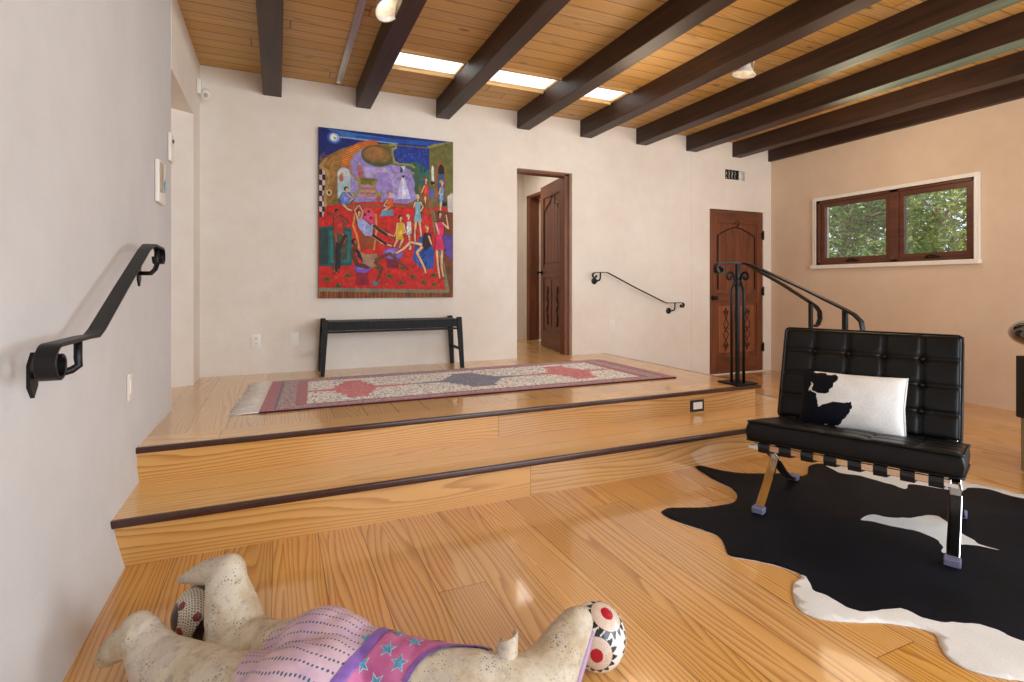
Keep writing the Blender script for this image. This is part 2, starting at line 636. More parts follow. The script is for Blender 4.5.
# ceiling boards with three rooflight holes
SY0, SY1 = 4.16, 4.50
SK = [(0.81, 1.425), (1.575, 2.31), (2.465, 3.07)]
m = MB()
for a0, a1, b0, b1 in cells(XL - 0.25, XR + 0.2, YF - 0.1, YB + 0.18, [(x0, x1, SY0, SY1) for x0, x1 in SK]):
    m.box(a0, a1, b0, b1, CZ, CZ + 0.04)
struct('ceiling', m, M['ceiling'])
m = MB()
for a0, a1, b0, b1 in cells(XL - 0.4, XR + 0.35, YF - 0.2, YB + 0.3, [(0.45, 3.42, SY0 - 0.30, SY1 + 0.30)]):
    m.box(a0, a1, b0, b1, CZ + 0.20, CZ + 0.28)
struct('ceiling_roof_deck', m, M['white'])

# rooflights
for i, (x0, x1) in enumerate(SK):
    m = MB()
    for a0, a1, b0, b1 in cells(x0 - 0.03, x1 + 0.03, SY0 - 0.03, SY1 + 0.03, [(x0, x1, SY0, SY1)]):
        m.box(a0, a1, b0, b1, CZ + 0.04, CZ + 0.10)
    f = struct('window_%d' % (i + 2), m, M['white'])
    m = MB()
    m.box(x0 - 0.01, x1 + 0.01, SY0 - 0.01, SY1 + 0.01, CZ + 0.018, CZ + 0.028)
    m.build('opal_pane', M['opal'], f)
    m = MB()
    for y0, y1 in ((SY0 - 0.025, SY0 + 0.004), (SY1 - 0.004, SY1 + 0.025)):
        m.box(x0, x1, y0, y1, CZ - 0.022, CZ, 0.003)
    m.build('timber_trim', M['ceiling'], f)

# beams
bx = [(-0.12, 0.03), (0.666, 0.80), (1.433, 1.57), (2.314, 2.46), (3.086, 3.235), (3.848, 4.00), (4.598, 4.76), (5.355, 5.50), (5.995, 6.05)]
blabels = ['dark brown ceiling beam nearest the left wall, above the wall outlets',
           'dark ceiling beam beside the metal track, on the near side of the first rooflight',
           'dark ceiling beam between the first and second rooflight',
           'dark ceiling beam ending above the open door, between second and third rooflight',
           'dark ceiling beam on the far side of the last rooflight',
           'dark ceiling beam ending above the lower end of the back wall handrail',
           'dark ceiling beam with a green daylight sheen painted below, just before the closed door',
           'dark ceiling beam ending just above the small wall vent',
           'narrow dark half beam lying against the right wall above the window']
for i, ((x0, x1), lb) in enumerate(zip(bx, blabels)):
    m = MB()
    m.box(x0, x1, YF, YB, BZ, CZ, 0.006)
    o = m.build('ceiling_beam', M['beam_sheen'] if i in (5, 6) else M['beam'])
    tag(o, lb, 'beam', 'exposed beams under the boarded ceiling')

# hall beyond the open doorway
m = MB()
m.box(2.0, 3.29, 7.05, 7.15, PZ, 2.75)
for a0, a1, b0, b1 in cells(YB + 0.18, 7.15, PZ, 2.75, [(6.0, 6.90, PZ, 2.365)]):
    m.box(3.29, 3.42, a0, a1, b0, b1)
m.box(1.9, 2.0, YB + 0.18, 7.15, PZ, 2.75)
m.box(1.9, 3.42, YB + 0.18, 7.15, 2.75, 2.80)
m.box(3.42, 3.46, 5.9, 7.1, PZ, 2.6)
struct('wall_hall', m, M['wall'])
m = MB()
m.box(3.27, 3.42, 6.80, 6.90, PZ, 2.365, 0.004)
m.box(3.27, 3.42, 6.0, 6.04, PZ, 2.365, 0.004)
m.box(3.27, 3.42, 6.0, 6.90, 2.335, 2.375, 0.004)
struct('trim_1', m, M['door'], smooth=False)

# reddish frame around the open doorway
m = MB()
m.box(2.925, 2.985, YB + 0.06, YB + 0.18, PZ, 2.33, 0.004)
m.box(2.314, 2.985, YB + 0.06, YB + 0.18, 2.305, 2.335, 0.004)
struct('trim_2', m, M['door'])

# window in the right wall
m = MB()
t_ = 0.10
for y0, y1, z0, z1 in cells(WY0 - 0.035, WY1 + 0.05, WZ0 - 0.002, WZ1 + 0.04, [(WY0, WY1, WZ0 - 0.002, WZ1)]):
    m.box(XR - 0.03, XR + 0.02, y0, y1, z0, z1)
for y0, y1, z0, z1 in cells(WY0 - 0.012, WY1 + 0.015, WZ0 - 0.001, WZ1 + 0.015, [(WY0, WY1, WZ0 - 0.001, WZ1)]):
    m.box(XR - 0.038, XR + 0.02, y0, y1, z0, z1)
m.box(XR - 0.055, XR + 0.02, WY0 - 0.045, WY1 + 0.07, WZ0 - 0.045, WZ0, 0.006)
wn_ = struct('window_1', m, M['cream'])
m = MB()
FX0, FX1 = XR - 0.015, XR + 0.10
for y0, y1, z0, z1 in ((WY0, WY0 + 0.03, WZ0, WZ1), (WY1 - 0.035, WY1, WZ0, WZ1), (WY0, WY1, WZ1 - 0.03, WZ1), (WY0, WY1, WZ0, WZ0 + 0.03), (3.515, 3.60, WZ0, WZ1)):
    m.box(FX0, FX1, y0, y1, z0, z1, 0.003)
m.build('window_frame', M['sash'], wn_)
for y0, y1 in ((WY0 + 0.03, 3.515), (3.60, WY1 - 0.035)):
    m = MB()
    for a0, a1, b0, b1 in cells(y0, y1, WZ0 + 0.03, WZ1 - 0.03, [(y0 + 0.05, y1 - 0.05, WZ0 + 0.085, WZ1 - 0.08)]):
        m.box(FX0 + 0.02, FX0 + 0.065, a0, a1, b0, b1, 0.002)
    sash = m.build('sash', M['sash'], wn_)
    m = MB()
    m.box(FX0 + 0.04, FX0 + 0.044, y0 + 0.04, y1 - 0.04, WZ0 + 0.075, WZ1 - 0.07)
    m.build('pane', M['glass'], sash)
    m = MB()
    yc = (y0 + y1) / 2
    m.tube([(FX0 - 0.006, yc - 0.055, WZ0 + 0.035), (FX0 - 0.02, yc - 0.03, WZ0 + 0.055), (FX0 - 0.02, yc + 0.03, WZ0 + 0.058), (FX0 - 0.006, yc + 0.06, WZ0 + 0.035)], 0.009, 8)
    m.box(FX0 - 0.012, FX0 + 0.004, yc - 0.07, yc + 0.07, WZ0 + 0.028, WZ0 + 0.04, 0.002)
    m.build('crank_handle', M['iron'], sash, smooth=True)


# ---------------------------------------------------------------- carved doors, built flat in x (0..w), z (0..h), front face at y = 0
def scroll_pts(cx, z0, z1, amp, turns, y, flip=1):
    pts = []
    n = 60
    for k in range(n + 1):
        s = k / n
        pts.append((cx + flip * amp * math.sin(s * turns * 2 * PI) * (0.5 + 0.5 * math.sin(PI * s)), y, z0 + (z1 - z0) * s))
    return pts


def carved_door(root, wd, ht, thk=0.045, knob_side=0, arch='arch'):
    st_ = 0.10
    m = MB()
    m.box(0, st_, 0, thk, 0, ht, 0.003)
    m.box(wd - st_, wd, 0, thk, 0, ht, 0.003)
    m.build('stile', M['door'], root)
    m = MB()
    zmid = ht * 0.46
    m.box(st_, wd - st_, 0, thk, 0, 0.20, 0.003)
    m.box(st_, wd - st_, 0, thk, zmid - 0.06, zmid + 0.06, 0.003)
    m.box(st_, wd - st_, 0, thk, ht - 0.16, ht, 0.003)
    m.build('rail', M['door_h'], root)
    # recessed panel behind
    m = MB()
    m.box(st_, wd - st_, 0.014, thk - 0.014, 0.20, ht - 0.16)
    m.build('panel', M['door'], root)
    # upper raised, arched field of planks
    m = MB()
    x0, x1 = st_ + 0.05, wd - st_ - 0.05
    xc = (x0 + x1) / 2
    zt = ht - 0.36
    zb = zmid + 0.11
    n = 5
    for k in range(n):
        a = x0 + (x1 - x0) * k / n + 0.004
        b = x0 + (x1 - x0) * (k + 1) / n - 0.004
        ca = (a + b) / 2 - xc
        top = zt + 0.11 * (1 - (abs(ca) / ((x1 - x0) / 2)) ** 1.4)
        if arch == 'ogee' and k == n // 2:
            top += 0.06
        m.box(a, b, 0.004, 0.02, zb, top, 0.003)
    m.build('arched_field', M['door'], root)
    # carved outline of the arch
    m = MB()
    pts = []
    for k in range(25):
        s = k / 24 * 2 - 1
        z = zt + 0.035 + 0.115 * (1 - abs(s) ** 1.5)
        if arch == 'ogee':
            z += 0.09 * max(0, 1 - abs(s) * 3.5)
        pts.append((xc + s * (x1 - x0) / 2 * 1.04, 0.004, z))
    m.tube([(pts[0][0], 0.004, zb)] + pts + [(pts[-1][0], 0.004, zb)], 0.007, 6, up=(0, 1, 0))
    if arch == 'arch':
        hook = [(xc + 0.035 * math.cos(a) * (1 - 0.12 * a), 0.002, zt + 0.20 + 0.035 * math.sin(a)) for a in [x * 0.35 - 1.2 for x in range(14)]]
        m.tube(hook, 0.008, 6, up=(0, 1, 0))
    m.build('arch_moulding', M['door_dark'], root, smooth=True)
    # lower pair of panels with carved scrolls
    pw = (x1 - x0) * 0.40
    for x in (x0, x1 - pw):
        m = MB()
        m.box(x, x + pw, 0.005, 0.02, 0.26, zmid - 0.10, 0.004)
        lp = m.build('lower_panel', M['door_panel'] if arch == 'arch' else M['door'], root)
        m = MB()
        za, zb2 = (0.285, zmid - 0.125) if arch == 'arch' else (0.32, zmid - 0.17)
        c = x + pw / 2
        if arch == 'arch':
            for fl in (1, -1):
                m.tube(scroll_pts(c, za, zb2, 0.040, 2.0, 0.004, fl), 0.006, 6, up=(0, 1, 0))
            for zc in (za + 0.06, zb2 - 0.06, (za + zb2) / 2):
                for fl in (1, -1):
                    m.tube([(c + fl * (0.018 + 0.028 * math.cos(a)), 0.003, zc + 0.024 * math.sin(a)) for a in [q * 0.45 for q in range(12)]], 0.005, 6, up=(0, 1, 0))
        else:
            m.tube(scroll_pts(c, za, zb2, 0.016, 2.5, 0.004), 0.016, 8, up=(0, 1, 0), scale=lambda s: 0.55 + 0.5 * abs(math.sin(s * PI * 4)))
            m.tube([(c, 0.004, za - 0.04), (c, 0.004, za - 0.015), (c, 0.004, za + 0.01)], 0.016, 8, up=(0, 1, 0))
        m.build('carved_scroll', M['door_dark'], lp, smooth=True)
    # knob
    kx = 0.05 if knob_side == 0 else wd - 0.05
    m = MB()
    m.lathe([(0, -0.002), (0.03, -0.002), (0.03, 0.006), (0.012, 0.012), (0.01, 0.035), (0.024, 0.045), (0.028, 0.06), (0.02, 0.072), (0, 0.075)], (kx, 0.0, zmid + 0.005), (0, -1, 0), 20)
    m.lathe([(0, -0.002), (0.03, -0.002), (0.03, 0.006), (0.012, 0.012), (0.01, 0.035), (0.024, 0.045), (0.028, 0.06), (0.02, 0.072), (0, 0.075)], (kx, thk, zmid + 0.005), (0, 1, 0), 20)
    m.build('door_knob', M['iron'], root, smooth=True)


def hinges(root, x, y, zs):
    for z in zs:
        m = MB()
        m.tube([(x, y, z - 0.05), (x, y, z + 0.05)], 0.011, 10, up=(1, 0, 0))
        m.box(x - 0.03, x, y + 0.002, y + 0.008, z - 0.045, z + 0.045, 0.001)
        m.lathe([(0, -0.012), (0.013, -0.004), (0.013, 0.004), (0, 0.012)], (x, y, z + 0.058), (0, 0, 1), 10)
        m.build('hinge', M['iron'], root, smooth=True, angle=40)


# closed door at the lower level
d2 = thing('door_2', None, None, (DX0 + 0.008, YB + 0.0, FZ + 0.012), kind='structure')
carved_door(d2, DX1 - DX0 - 0.016, 2.085)
hinges(d2, DX1 - DX0 - 0.012, -0.012, (0.30, 1.04, 1.78))
# open door, swung into the hall; its free edge is the knob side
d1 = thing('door_1', None, None, (2.968, 5.25, PZ + 0.008), kind='structure')
L_ = 0.845
root1 = d1
# leaf runs from the hinge (local x = L) to the knob edge (local x = 0): front face looks to the left
ang = math.atan2(5.25 - 6.09, 2.975 - 3.085)
d1.rotation_euler = (0, 0, ang)
d1.location = (3.085 , 6.09, PZ + 0.008)
carved_door(d1, L_, 2.02, arch='ogee')
hinges(d1, L_ + 0.004, 0.0, (0.32, 1.03, 1.78))
# white threshold strip standing in for the light gap below the closed door
m = MB()
m.box(DX0, DX1, YB - 0.02, YB + 0.06, FZ, FZ + 0.011, 0.002)
struct('trim_3', m, M['white'])

# ---------------------------------------------------------------- raster helper for painted patterns (mesh colours)
class Ras:
    def __init__(self, nx, ny, bgc):
        self.nx, self.ny = nx, ny
        self.u, self.v = np.meshgrid(np.linspace(0, 1, nx), np.linspace(0, 1, ny))
        self.c = np.zeros((ny, nx, 3))
        self.c[:] = self.L(bgc)

    @staticmethod
    def L(c):
        return np.array(lin(c)[:3])

    def put(self, mask, c, a=1.0):
        if callable(c):
            col = c(self.u[mask], self.v[mask])
        else:
            col = self.L(c)
        self.c[mask] = self.c[mask] * (1 - a) + col * a

    def poly(self, pts, c, a=1.0):
        ins = np.zeros(self.u.shape, bool)
        n = len(pts)
        for i in range(n):
            x1, y1 = pts[i]
            x2, y2 = pts[(i + 1) % n]
            if y1 == y2:
                continue
            cr = ((y1 > self.v) != (y2 > self.v)) & (self.u < (x2 - x1) * (self.v - y1) / (y2 - y1) + x1)
            ins ^= cr
        self.put(ins, c, a)

    def ell(self, cx, cy, rx, ry, c, a=1.0, rot=0.0):
        dx, dy = self.u - cx, self.v - cy
        x = dx * math.cos(rot) + dy * math.sin(rot)
        y = -dx * math.sin(rot) + dy * math.cos(rot)
        self.put((x / rx) ** 2 + (y / ry) ** 2 < 1, c, a)

    def line(self, pts, r, c, a=1.0, asp=1.0, taper=None):
        """thick polyline; r in u units, asp = height / width of the picture"""
        for i, ((x1, y1), (x2, y2)) in enumerate(zip(pts, pts[1:])):
            ax, ay = x2 - x1, (y2 - y1) * asp
            L2 = ax * ax + ay * ay + 1e-12
            t = np.clip(((self.u - x1) * ax + (self.v - y1) * asp * ay) / L2, 0, 1)
            d = np.hypot(self.u - x1 - t * ax, (self.v - y1) * asp - t * ay)
            rr = r if taper is None else r * (1 + (taper - 1) * (i + t) / (len(pts) - 1))
            self.put(d < rr, c, a)

    def cols(self):
        return np.clip(self.c, 0, 1).reshape(-1, 3)


def grid_faces(nx, ny):
    return [(j * nx + i, j * nx + i + 1, (j + 1) * nx + i + 1, (j + 1) * nx + i) for j in range(ny - 1) for i in range(nx - 1)]


# ---------------------------------------------------------------- painting
def brush(c, nx, ny):
    rng = np.random.default_rng(9)

    def field(k):
        a = rng.random((ny // k + 3, nx // k + 3))
        yi, xi = np.arange(ny) / k, np.arange(nx) / k
        y0, x0 = yi.astype(int), xi.astype(int)
        fy, fx = (yi - y0)[:, None], (xi - x0)[None, :]
        g = lambda p, q: a[np.ix_(y0 + p, x0 + q)]
        return (g(0, 0) * (1 - fx) + g(0, 1) * fx) * (1 - fy) + (g(1, 0) * (1 - fx) + g(1, 1) * fx) * fy
    # every form is modelled with lighter and darker paint, and its edge is drawn darker
    tone = 0.62 + 0.42 * field(14) + 0.34 * field(5)
    lum = c.mean(-1)
    gx = np.abs(np.diff(lum, axis=1, prepend=lum[:, :1]))
    gy = np.abs(np.diff(lum, axis=0, prepend=lum[:1]))
    e = np.clip((gx + gy) * 6, 0, 1)
    out = c * tone[..., None] * (1 - 0.45 * e[..., None])
    hue = (field(9)[..., None] - 0.5) * np.array([0.10, 0.04, -0.06])
    return np.clip(out * 0.88 + hue * out * 3, 0, 1)


def make_painting():
    X0, X1, Z0, Z1 = 0.335, 1.598, 0.967, 2.515
    root = thing('painting', 'large colourful oil painting of a crowded room of figures on a red carpet', 'painting', (0.966, 5.10, Z0))
    nx, ny = 480, 590
    R = Ras(nx, ny, (196, 44, 34))
    A = (Z1 - Z0) / (X1 - X0)

    def q(x, y):     # canvas position from a survey of the picture, edge to edge
        s = (x - 28) / 514.0
        top, bot = 30 + 55 * s, 678 - 10 * s
        return (s / (1.111 - 0.111 * s), (y - top) / (bot - top))

    def P(pts, c, a=1.0):
        R.poly([q(*p) for p in pts], c, a)

    def E(x, y, rx, ry, c, a=1.0, rot=0.0):
        u, v = q(x, y)
        R.ell(u, v, rx / 514.0, ry / 615.0, c, a, rot)

    def Ln(pts, r, c, a=1.0, taper=None):
        R.line([q(*p) for p in pts], r / 514.0, c, a, A, taper)
    rg = random.Random(4)
    # wall of the pictured room and its night sky
    P([(20, 20), (550, 75), (550, 330), (20, 330)], (118, 104, 50))
    P([(20, 20), (550, 80), (470, 108), (300, 92), (150, 100), (60, 150), (28, 200)], (30, 42, 112))
    P([(60, 36), (440, 92), (300, 84), (110, 68)], (60, 110, 190))
    P([(150, 62), (540, 88), (460, 100), (300, 90)], (38, 82, 170))
    E(88, 70, 26, 24, (60, 80, 170)); E(88, 70, 18, 17, (150, 180, 225)); E(86, 69, 12, 12, (238, 240, 225)); E(90, 72, 5, 4, (170, 160, 130))
    P([(100, 64), (330, 90), (330, 94), (100, 70)], (170, 200, 235), 0.7)
    # brown curved balcony
    P([(30, 180), (60, 140), (120, 110), (190, 95), (260, 92), (300, 96), (230, 108), (170, 125), (135, 155), (120, 190), (115, 230), (100, 290), (60, 330), (30, 330)], (150, 104, 50))
    P([(36, 190), (70, 150), (130, 120), (110, 170), (90, 230), (60, 300), (36, 300)], (166, 122, 62))
    # purple back wall
    P([(150, 120), (185, 110), (300, 170), (385, 180), (400, 210), (405, 300), (370, 318), (170, 318), (135, 260), (132, 190)], (160, 140, 200))
    P([(200, 180), (300, 182), (340, 240), (330, 305), (220, 300)], (184, 168, 220))
    E(270, 250, 40, 50, (140, 110, 190), 0.6)
    for _ in range(260):
        x, y = rg.uniform(150, 395), rg.uniform(175, 315)
        if abs(x - 225) > 60 or y > 260:
            E(x, y, rg.uniform(4, 10), rg.uniform(2, 5), rg.choice([(150, 128, 196), (190, 176, 226), (172, 150, 214), (128, 104, 178)]), 0.35, rg.uniform(-.6, .6))
    for _ in range(260):
        x, y = rg.uniform(34, 130), rg.uniform(130, 330)
        if x < 110 - abs(y - 240) * 0.15:
            E(x, y, rg.uniform(3, 8), rg.uniform(1.5, 3), rg.choice([(184, 134, 64), (120, 80, 36), (160, 118, 50)]), 0.4, -0.8)
    # stairs of orange treads
    st = [(185, 100), (155, 115), (138, 135), (128, 160), (124, 185)]
    Ln([(240, 92), (190, 100), (155, 118), (135, 145), (127, 186)], 14, (196, 96, 40))
    for k in range(16):
        t = k / 15 * (len(st) - 1)
        i = min(int(t), len(st) - 2)
        x = st[i][0] + (st[i + 1][0] - st[i][0]) * (t - i)
        y = st[i][1] + (st[i + 1][1] - st[i][1]) * (t - i)
        Ln([(x - 10, y - 3), (x + 10, y + 3)], 1.6, (240, 160, 70))
    Ln([(250, 100), (200, 108), (165, 130), (148, 160), (150, 200), (172, 222)], 3, (176, 134, 66))
    # oval ceiling shape
    E(255, 138, 62, 40, (86, 92, 48)); E(252, 134, 52, 30, (140, 104, 58)); E(245, 128, 36, 20, (160, 110, 64), 0.8)
    # blue window with trees
    P([(312, 98), (452, 110), (452, 205), (405, 200), (385, 178), (320, 168)], (36, 58, 150))
    for _ in range(60):
        x, y = rg.uniform(318, 448), rg.uniform(102, 170)
        E(x, y, 3, 2, (70, 100, 190))
    P([(330, 170), (400, 160), (452, 195), (452, 250), (400, 250), (380, 190)], (52, 104, 96))
    for x, h in ((395, 135), (420, 150), (345, 158), (436, 170)):
        P([(x - 6, 200), (x, h), (x + 6, 200)], (40, 84, 72))
    Ln([(300, 98), (322, 95), (325, 108), (312, 112), (310, 130), (318, 160), (335, 168), (385, 172), (402, 190), (398, 205), (385, 200)], 4.5, (150, 144, 82))
    Ln([(400, 190), (408, 230), (402, 262), (412, 300)], 8, (70, 92, 62))
    # right wall with arch
    P([(452, 110), (545, 82), (545, 340), (455, 300)], (110, 108, 52))
    P([(452, 110), (545, 82), (470, 92), (440, 104)], (150, 140, 80))
    E(494, 200, 20, 44, (150, 92, 48)); P([(474, 200), (514, 200), (514, 330), (474, 310)], (150, 92, 48))
    E(497, 205, 13, 38, (40, 30, 40)); P([(484, 205), (510, 205), (510, 330), (484, 315)], (70, 90, 130))
    E(464, 190, 5, 18, (220, 224, 210)); P([(459, 190), (469, 190), (470, 250), (460, 240)], (210, 215, 200))
    E(464, 239, 8, 7, (25, 40, 36)); E(510, 318, 10, 9, (20, 44, 38))
    P([(520, 290), (535, 275), (545, 280), (545, 450), (525, 430)], (206, 200, 190))
    # light cone with its dark knob
    P([(352, 190), (340, 176), (362, 176), (352, 200), (382, 300), (325, 300)], (206, 196, 232))
    P([(350, 200), (345, 300), (365, 300)], (228, 222, 244))
    E(352, 215, 5, 5, (24, 20, 30))
    # little stage bench
    P([(185, 220), (245, 224), (240, 248), (190, 246)], (118, 112, 30))
    Ln([(168, 225), (185, 232), (188, 262), (170, 288), (164, 280)], 5, (150, 146, 60))
    Ln([(250, 230), (236, 242), (244, 272), (262, 288), (268, 276)], 5, (150, 146, 60))
    for k in range(5):
        Ln([(194 - k, 252 + k * 9), (240 + k, 254 + k * 9)], 3.2, (176, 106, 66) if k % 2 else (206, 140, 92))
    E(186, 190, 9, 13, (196, 110, 110)); P([(180, 200), (198, 198), (200, 222), (182, 222)], (190, 96, 90)); E(186, 168, 4, 6, (232, 190, 170))
    # arched niche
    E(125, 215, 24, 32, (196, 206, 206)); P([(101, 215), (149, 215), (152, 300), (100, 300)], (176, 196, 204))
    E(115, 222, 7, 14, (204, 96, 66)); E(118, 206, 4, 5, (220, 150, 120))
    # chequer column
    for r_ in range(9):
        for c_ in range(2):
            P([(30 + c_ * 12, 190 + r_ * 20), (42 + c_ * 12, 191 + r_ * 20), (42 + c_ * 12, 211 + r_ * 20), (30 + c_ * 12, 210 + r_ * 20)],
              (208, 188, 186) if (r_ + c_) % 2 else (48, 28, 30))
    Ln([(58, 150), (34, 178), (62, 196), (70, 230), (56, 262), (52, 300), (60, 360)], 5, (176, 140, 84))
    E(68, 278, 10, 11, (208, 190, 150)); E(68, 278, 5, 6, (70, 50, 50))
    # carpet
    P([(56, 330), (120, 318), (240, 310), (420, 322), (455, 350), (520, 640), (30, 640), (30, 420)], (206, 40, 30))
    P([(120, 318), (420, 322), (420, 332), (120, 330)], (150, 84, 50))
    for _ in range(900):
        x, y = rg.uniform(40, 500), rg.uniform(332, 636)
        E(x, y, rg.uniform(1.5, 5), rg.uniform(1, 3.5), rg.choice([(232, 70, 40), (150, 22, 22), (222, 52, 48), (170, 34, 50), (130, 60, 30), (206, 90, 50)]), 0.6)
    for x, y in ((60, 604), (105, 628), (140, 590), (180, 570), (245, 620), (300, 590), (345, 615), (388, 590), (430, 612), (470, 585), (300, 495), (340, 515), (270, 420), (440, 480), (400, 520), (470, 620), (255, 560), (330, 450), (90, 560), (290, 350), (420, 350), (350, 560)):
        E(x, y, 13, 8, (110, 92, 34)); E(x, y, 7, 4.5, (60, 70, 34)); E(x + 4, y - 3, 2.5, 2, (190, 130, 50))
    P([(455, 345), (470, 340), (530, 645), (516, 648)], (126, 128, 96))
    P([(28, 638), (528, 640), (528, 652), (28, 652)], (126, 128, 104))
    P([(470, 340), (545, 350), (545, 680), (528, 680), (528, 640)], (116, 66, 36))
    P([(28, 652), (545, 652), (545, 682), (28, 682)], (132, 70, 30))
    for k in range(34):
        Ln([(30 + k * 15.5, 652), (30 + k * 15.5, 680)], 1.6, rg.choice([(80, 36, 20), (172, 94, 40), (190, 110, 50)]))
    # teal cabinet
    P([(30, 410), (70, 404), (155, 412), (156, 552), (30, 556)], (32, 92, 92))
    P([(30, 418), (64, 418), (64, 546), (30, 548)], (44, 66, 62)); P([(72, 420), (150, 424), (148, 540), (72, 544)], (40, 112, 108))
    P([(84, 436), (140, 438), (138, 530), (84, 532)], (70, 76, 62))

    # figures
    def fig(head, torso, dress, arms=(), legs=(), skin=(226, 176, 140), hair=(30, 20, 24), lr=4.2, hr=7.5):
        ink = (40, 22, 24)
        for a in legs:
            Ln(a, lr * 1.25 + 2.0, ink, 0.8, taper=0.65)
        for a in arms:
            Ln(a, lr * 0.85 + 1.8, ink, 0.8, taper=0.75)
        tc = (sum(p[0] for p in torso) / len(torso), sum(p[1] for p in torso) / len(torso))
        P([(tc[0] + (x - tc[0]) * 1.13, tc[1] + (y - tc[1]) * 1.05) for x, y in torso], ink, 0.8)
        for a in legs:
            Ln(a, lr * 1.25, skin, taper=0.6)
            Ln([(x + 1.2, y) for x, y in a], lr * 0.45, tuple(min(255, int(v * 1.14)) for v in skin), taper=0.6)
            Ln([a[-1], (a[-1][0] + 3, a[-1][1] + 6)], 2.6, (150, 50, 40))
        P(torso, dress)
        for k in range(3):
            cx = sum(p[0] for p in torso) / len(torso) + rg.uniform(-6, 6)
            cy = sum(p[1] for p in torso) / len(torso) + rg.uniform(-12, 12)
            E(cx, cy, 4, 9, tuple(min(255, int(v * 1.25)) for v in dress), 0.7, 0.4)
        for a in arms:
            Ln(a, lr * 0.85, skin, taper=0.7)
        E(head[0] - 2, head[1] - 3, hr * 1.05, hr * 1.1, hair)
        E(head[0] + 1.5, head[1] + 1, hr * 0.72, hr * 0.92, skin)
        Ln([head, (head[0], head[1] + hr * 1.8)], 2.6, skin)
    dk = (96, 54, 36)
    # blue figure leaning at the niche
    fig((135, 266), [(120, 278), (145, 276), (158, 300), (150, 318), (115, 322), (108, 300)], (110, 130, 200), [[(140, 285), (160, 300), (148, 310)]], [[(118, 318), (140, 340), (160, 346)]], hair=(30, 70, 60))
    # waitress at the cabinet
    fig((100, 350), [(88, 362), (118, 366), (122, 400), (126, 432), (84, 430)], (176, 50, 40), [[(90, 370), (66, 352)], [(118, 372), (138, 392), (120, 410)]],
        [[(92, 430), (100, 490), (92, 560), (88, 580)], [(118, 430), (132, 450), (100, 500), (104, 574)]], (140, 78, 50), (50, 30, 24), 5)
    Ln([(100, 470), (96, 570)], 5, (40, 36, 30)); Ln([(130, 440), (106, 490), (106, 560)], 5, (44, 40, 34))
    # pink cushion chair and the reclining figure in it
    E(215, 385, 36, 48, (186, 110, 50)); E(217, 382, 30, 42, (218, 70, 110))
    for x, y in ((205, 360), (228, 372), (212, 395), (232, 400), (220, 348)):
        E(x, y, 5, 5, (120, 20, 50))
    P([(185, 430), (240, 430), (240, 490), (190, 486)], (150, 74, 36))
    Ln([(170, 350), (160, 400), (175, 440), (185, 500)], 4, (216, 140, 60)); Ln([(248, 360), (250, 420), (240, 490)], 4, (216, 140, 60))
    fig((182, 352), [(172, 370), (195, 372), (238, 410), (232, 442), (206, 440), (180, 410)], (160, 166, 210), [[(178, 374), (166, 345), (180, 326)], [(190, 374), (198, 350), (184, 326)]],
        [[(235, 400), (285, 430), (318, 440)], [(232, 436), (270, 466), (312, 478)]], (222, 160, 124), (70, 40, 30), 4.5)
    Ln([(240, 402), (290, 436)], 4, (50, 30, 36)); Ln([(236, 438), (286, 470)], 4.2, (40, 26, 32))
    # orange figure centre back
    fig((300, 280), [(288, 300), (310, 298), (316, 330), (286, 336)], (206, 90, 40), [[(290, 305), (278, 326), (300, 334)]], [[(290, 336), (270, 350), (308, 352)]], hair=(180, 110, 60))
    P([(268, 345), (312, 340), (316, 362), (264, 366)], (110, 150, 180)); E(258, 300, 9, 12, (170, 96, 60))
    # yellow dress
    fig((342, 372), [(330, 388), (352, 388), (358, 416), (348, 432), (356, 455), (322, 452), (326, 420)], (216, 170, 24), [[(330, 392), (326, 420), (318, 440)], [(354, 394), (360, 424), (330, 440)]],
        [[(330, 452), (316, 482)], [(350, 452), (336, 486)]])
    # small white figure
    fig((372, 366), [(366, 384), (382, 384), (384, 430), (364, 436)], (206, 206, 208), [], [[(374, 436), (380, 486), (372, 492)]], hr=6, hair=(200, 190, 180))
    # blue patterned dress, tall
    fig((408, 292), [(396, 310), (420, 308), (416, 345), (424, 386), (392, 384), (398, 345)], (128, 178, 196), [[(418, 312), (428, 330), (414, 350)], [(398, 312), (392, 330)]],
        [[(400, 386), (396, 430), (398, 470)], [(414, 386), (420, 430), (420, 468)]], hair=(190, 180, 150))
    # red figure at the arch and blue one behind
    fig((438, 228), [(430, 244), (448, 244), (452, 290), (428, 290)], (206, 70, 48), [[(432, 250), (422, 275)]], [[(436, 290), (436, 330)]], hair=(150, 40, 30))
    P([(450, 260), (468, 262), (470, 300), (452, 296)], (90, 100, 170))
    Ln([(446, 290), (462, 350), (470, 390)], 5, (150, 96, 50)); Ln([(424, 290), (448, 360)], 4, (140, 80, 40))
    fig((500, 238), [(492, 254), (508, 254), (506, 300), (490, 318)], (120, 150, 180), [[(494, 258), (488, 280)]], [[(496, 310), (494, 345)]], hair=(190, 150, 80))
    # violet ottomans
    P([(284, 500), (340, 500), (334, 560), (290, 560)], (120, 34, 50)); E(314, 506, 38, 22, (128, 96, 190)); E(306, 500, 20, 10, (160, 130, 214))
    P([(172, 568), (216, 570), (222, 626), (168, 626)], (150, 34, 44)); E(196, 562, 30, 18, (126, 88, 190)); E(190, 557, 16, 8, (156, 122, 212))
    # dark figure reclining in front
    Ln([(170, 470), (160, 510), (176, 550), (215, 556)], 8, dk)
    P([(172, 488), (206, 510), (250, 506), (256, 545), (230, 562), (196, 540)], (170, 130, 104)); P([(168, 484), (186, 500), (200, 540), (178, 520)], (36, 26, 34))
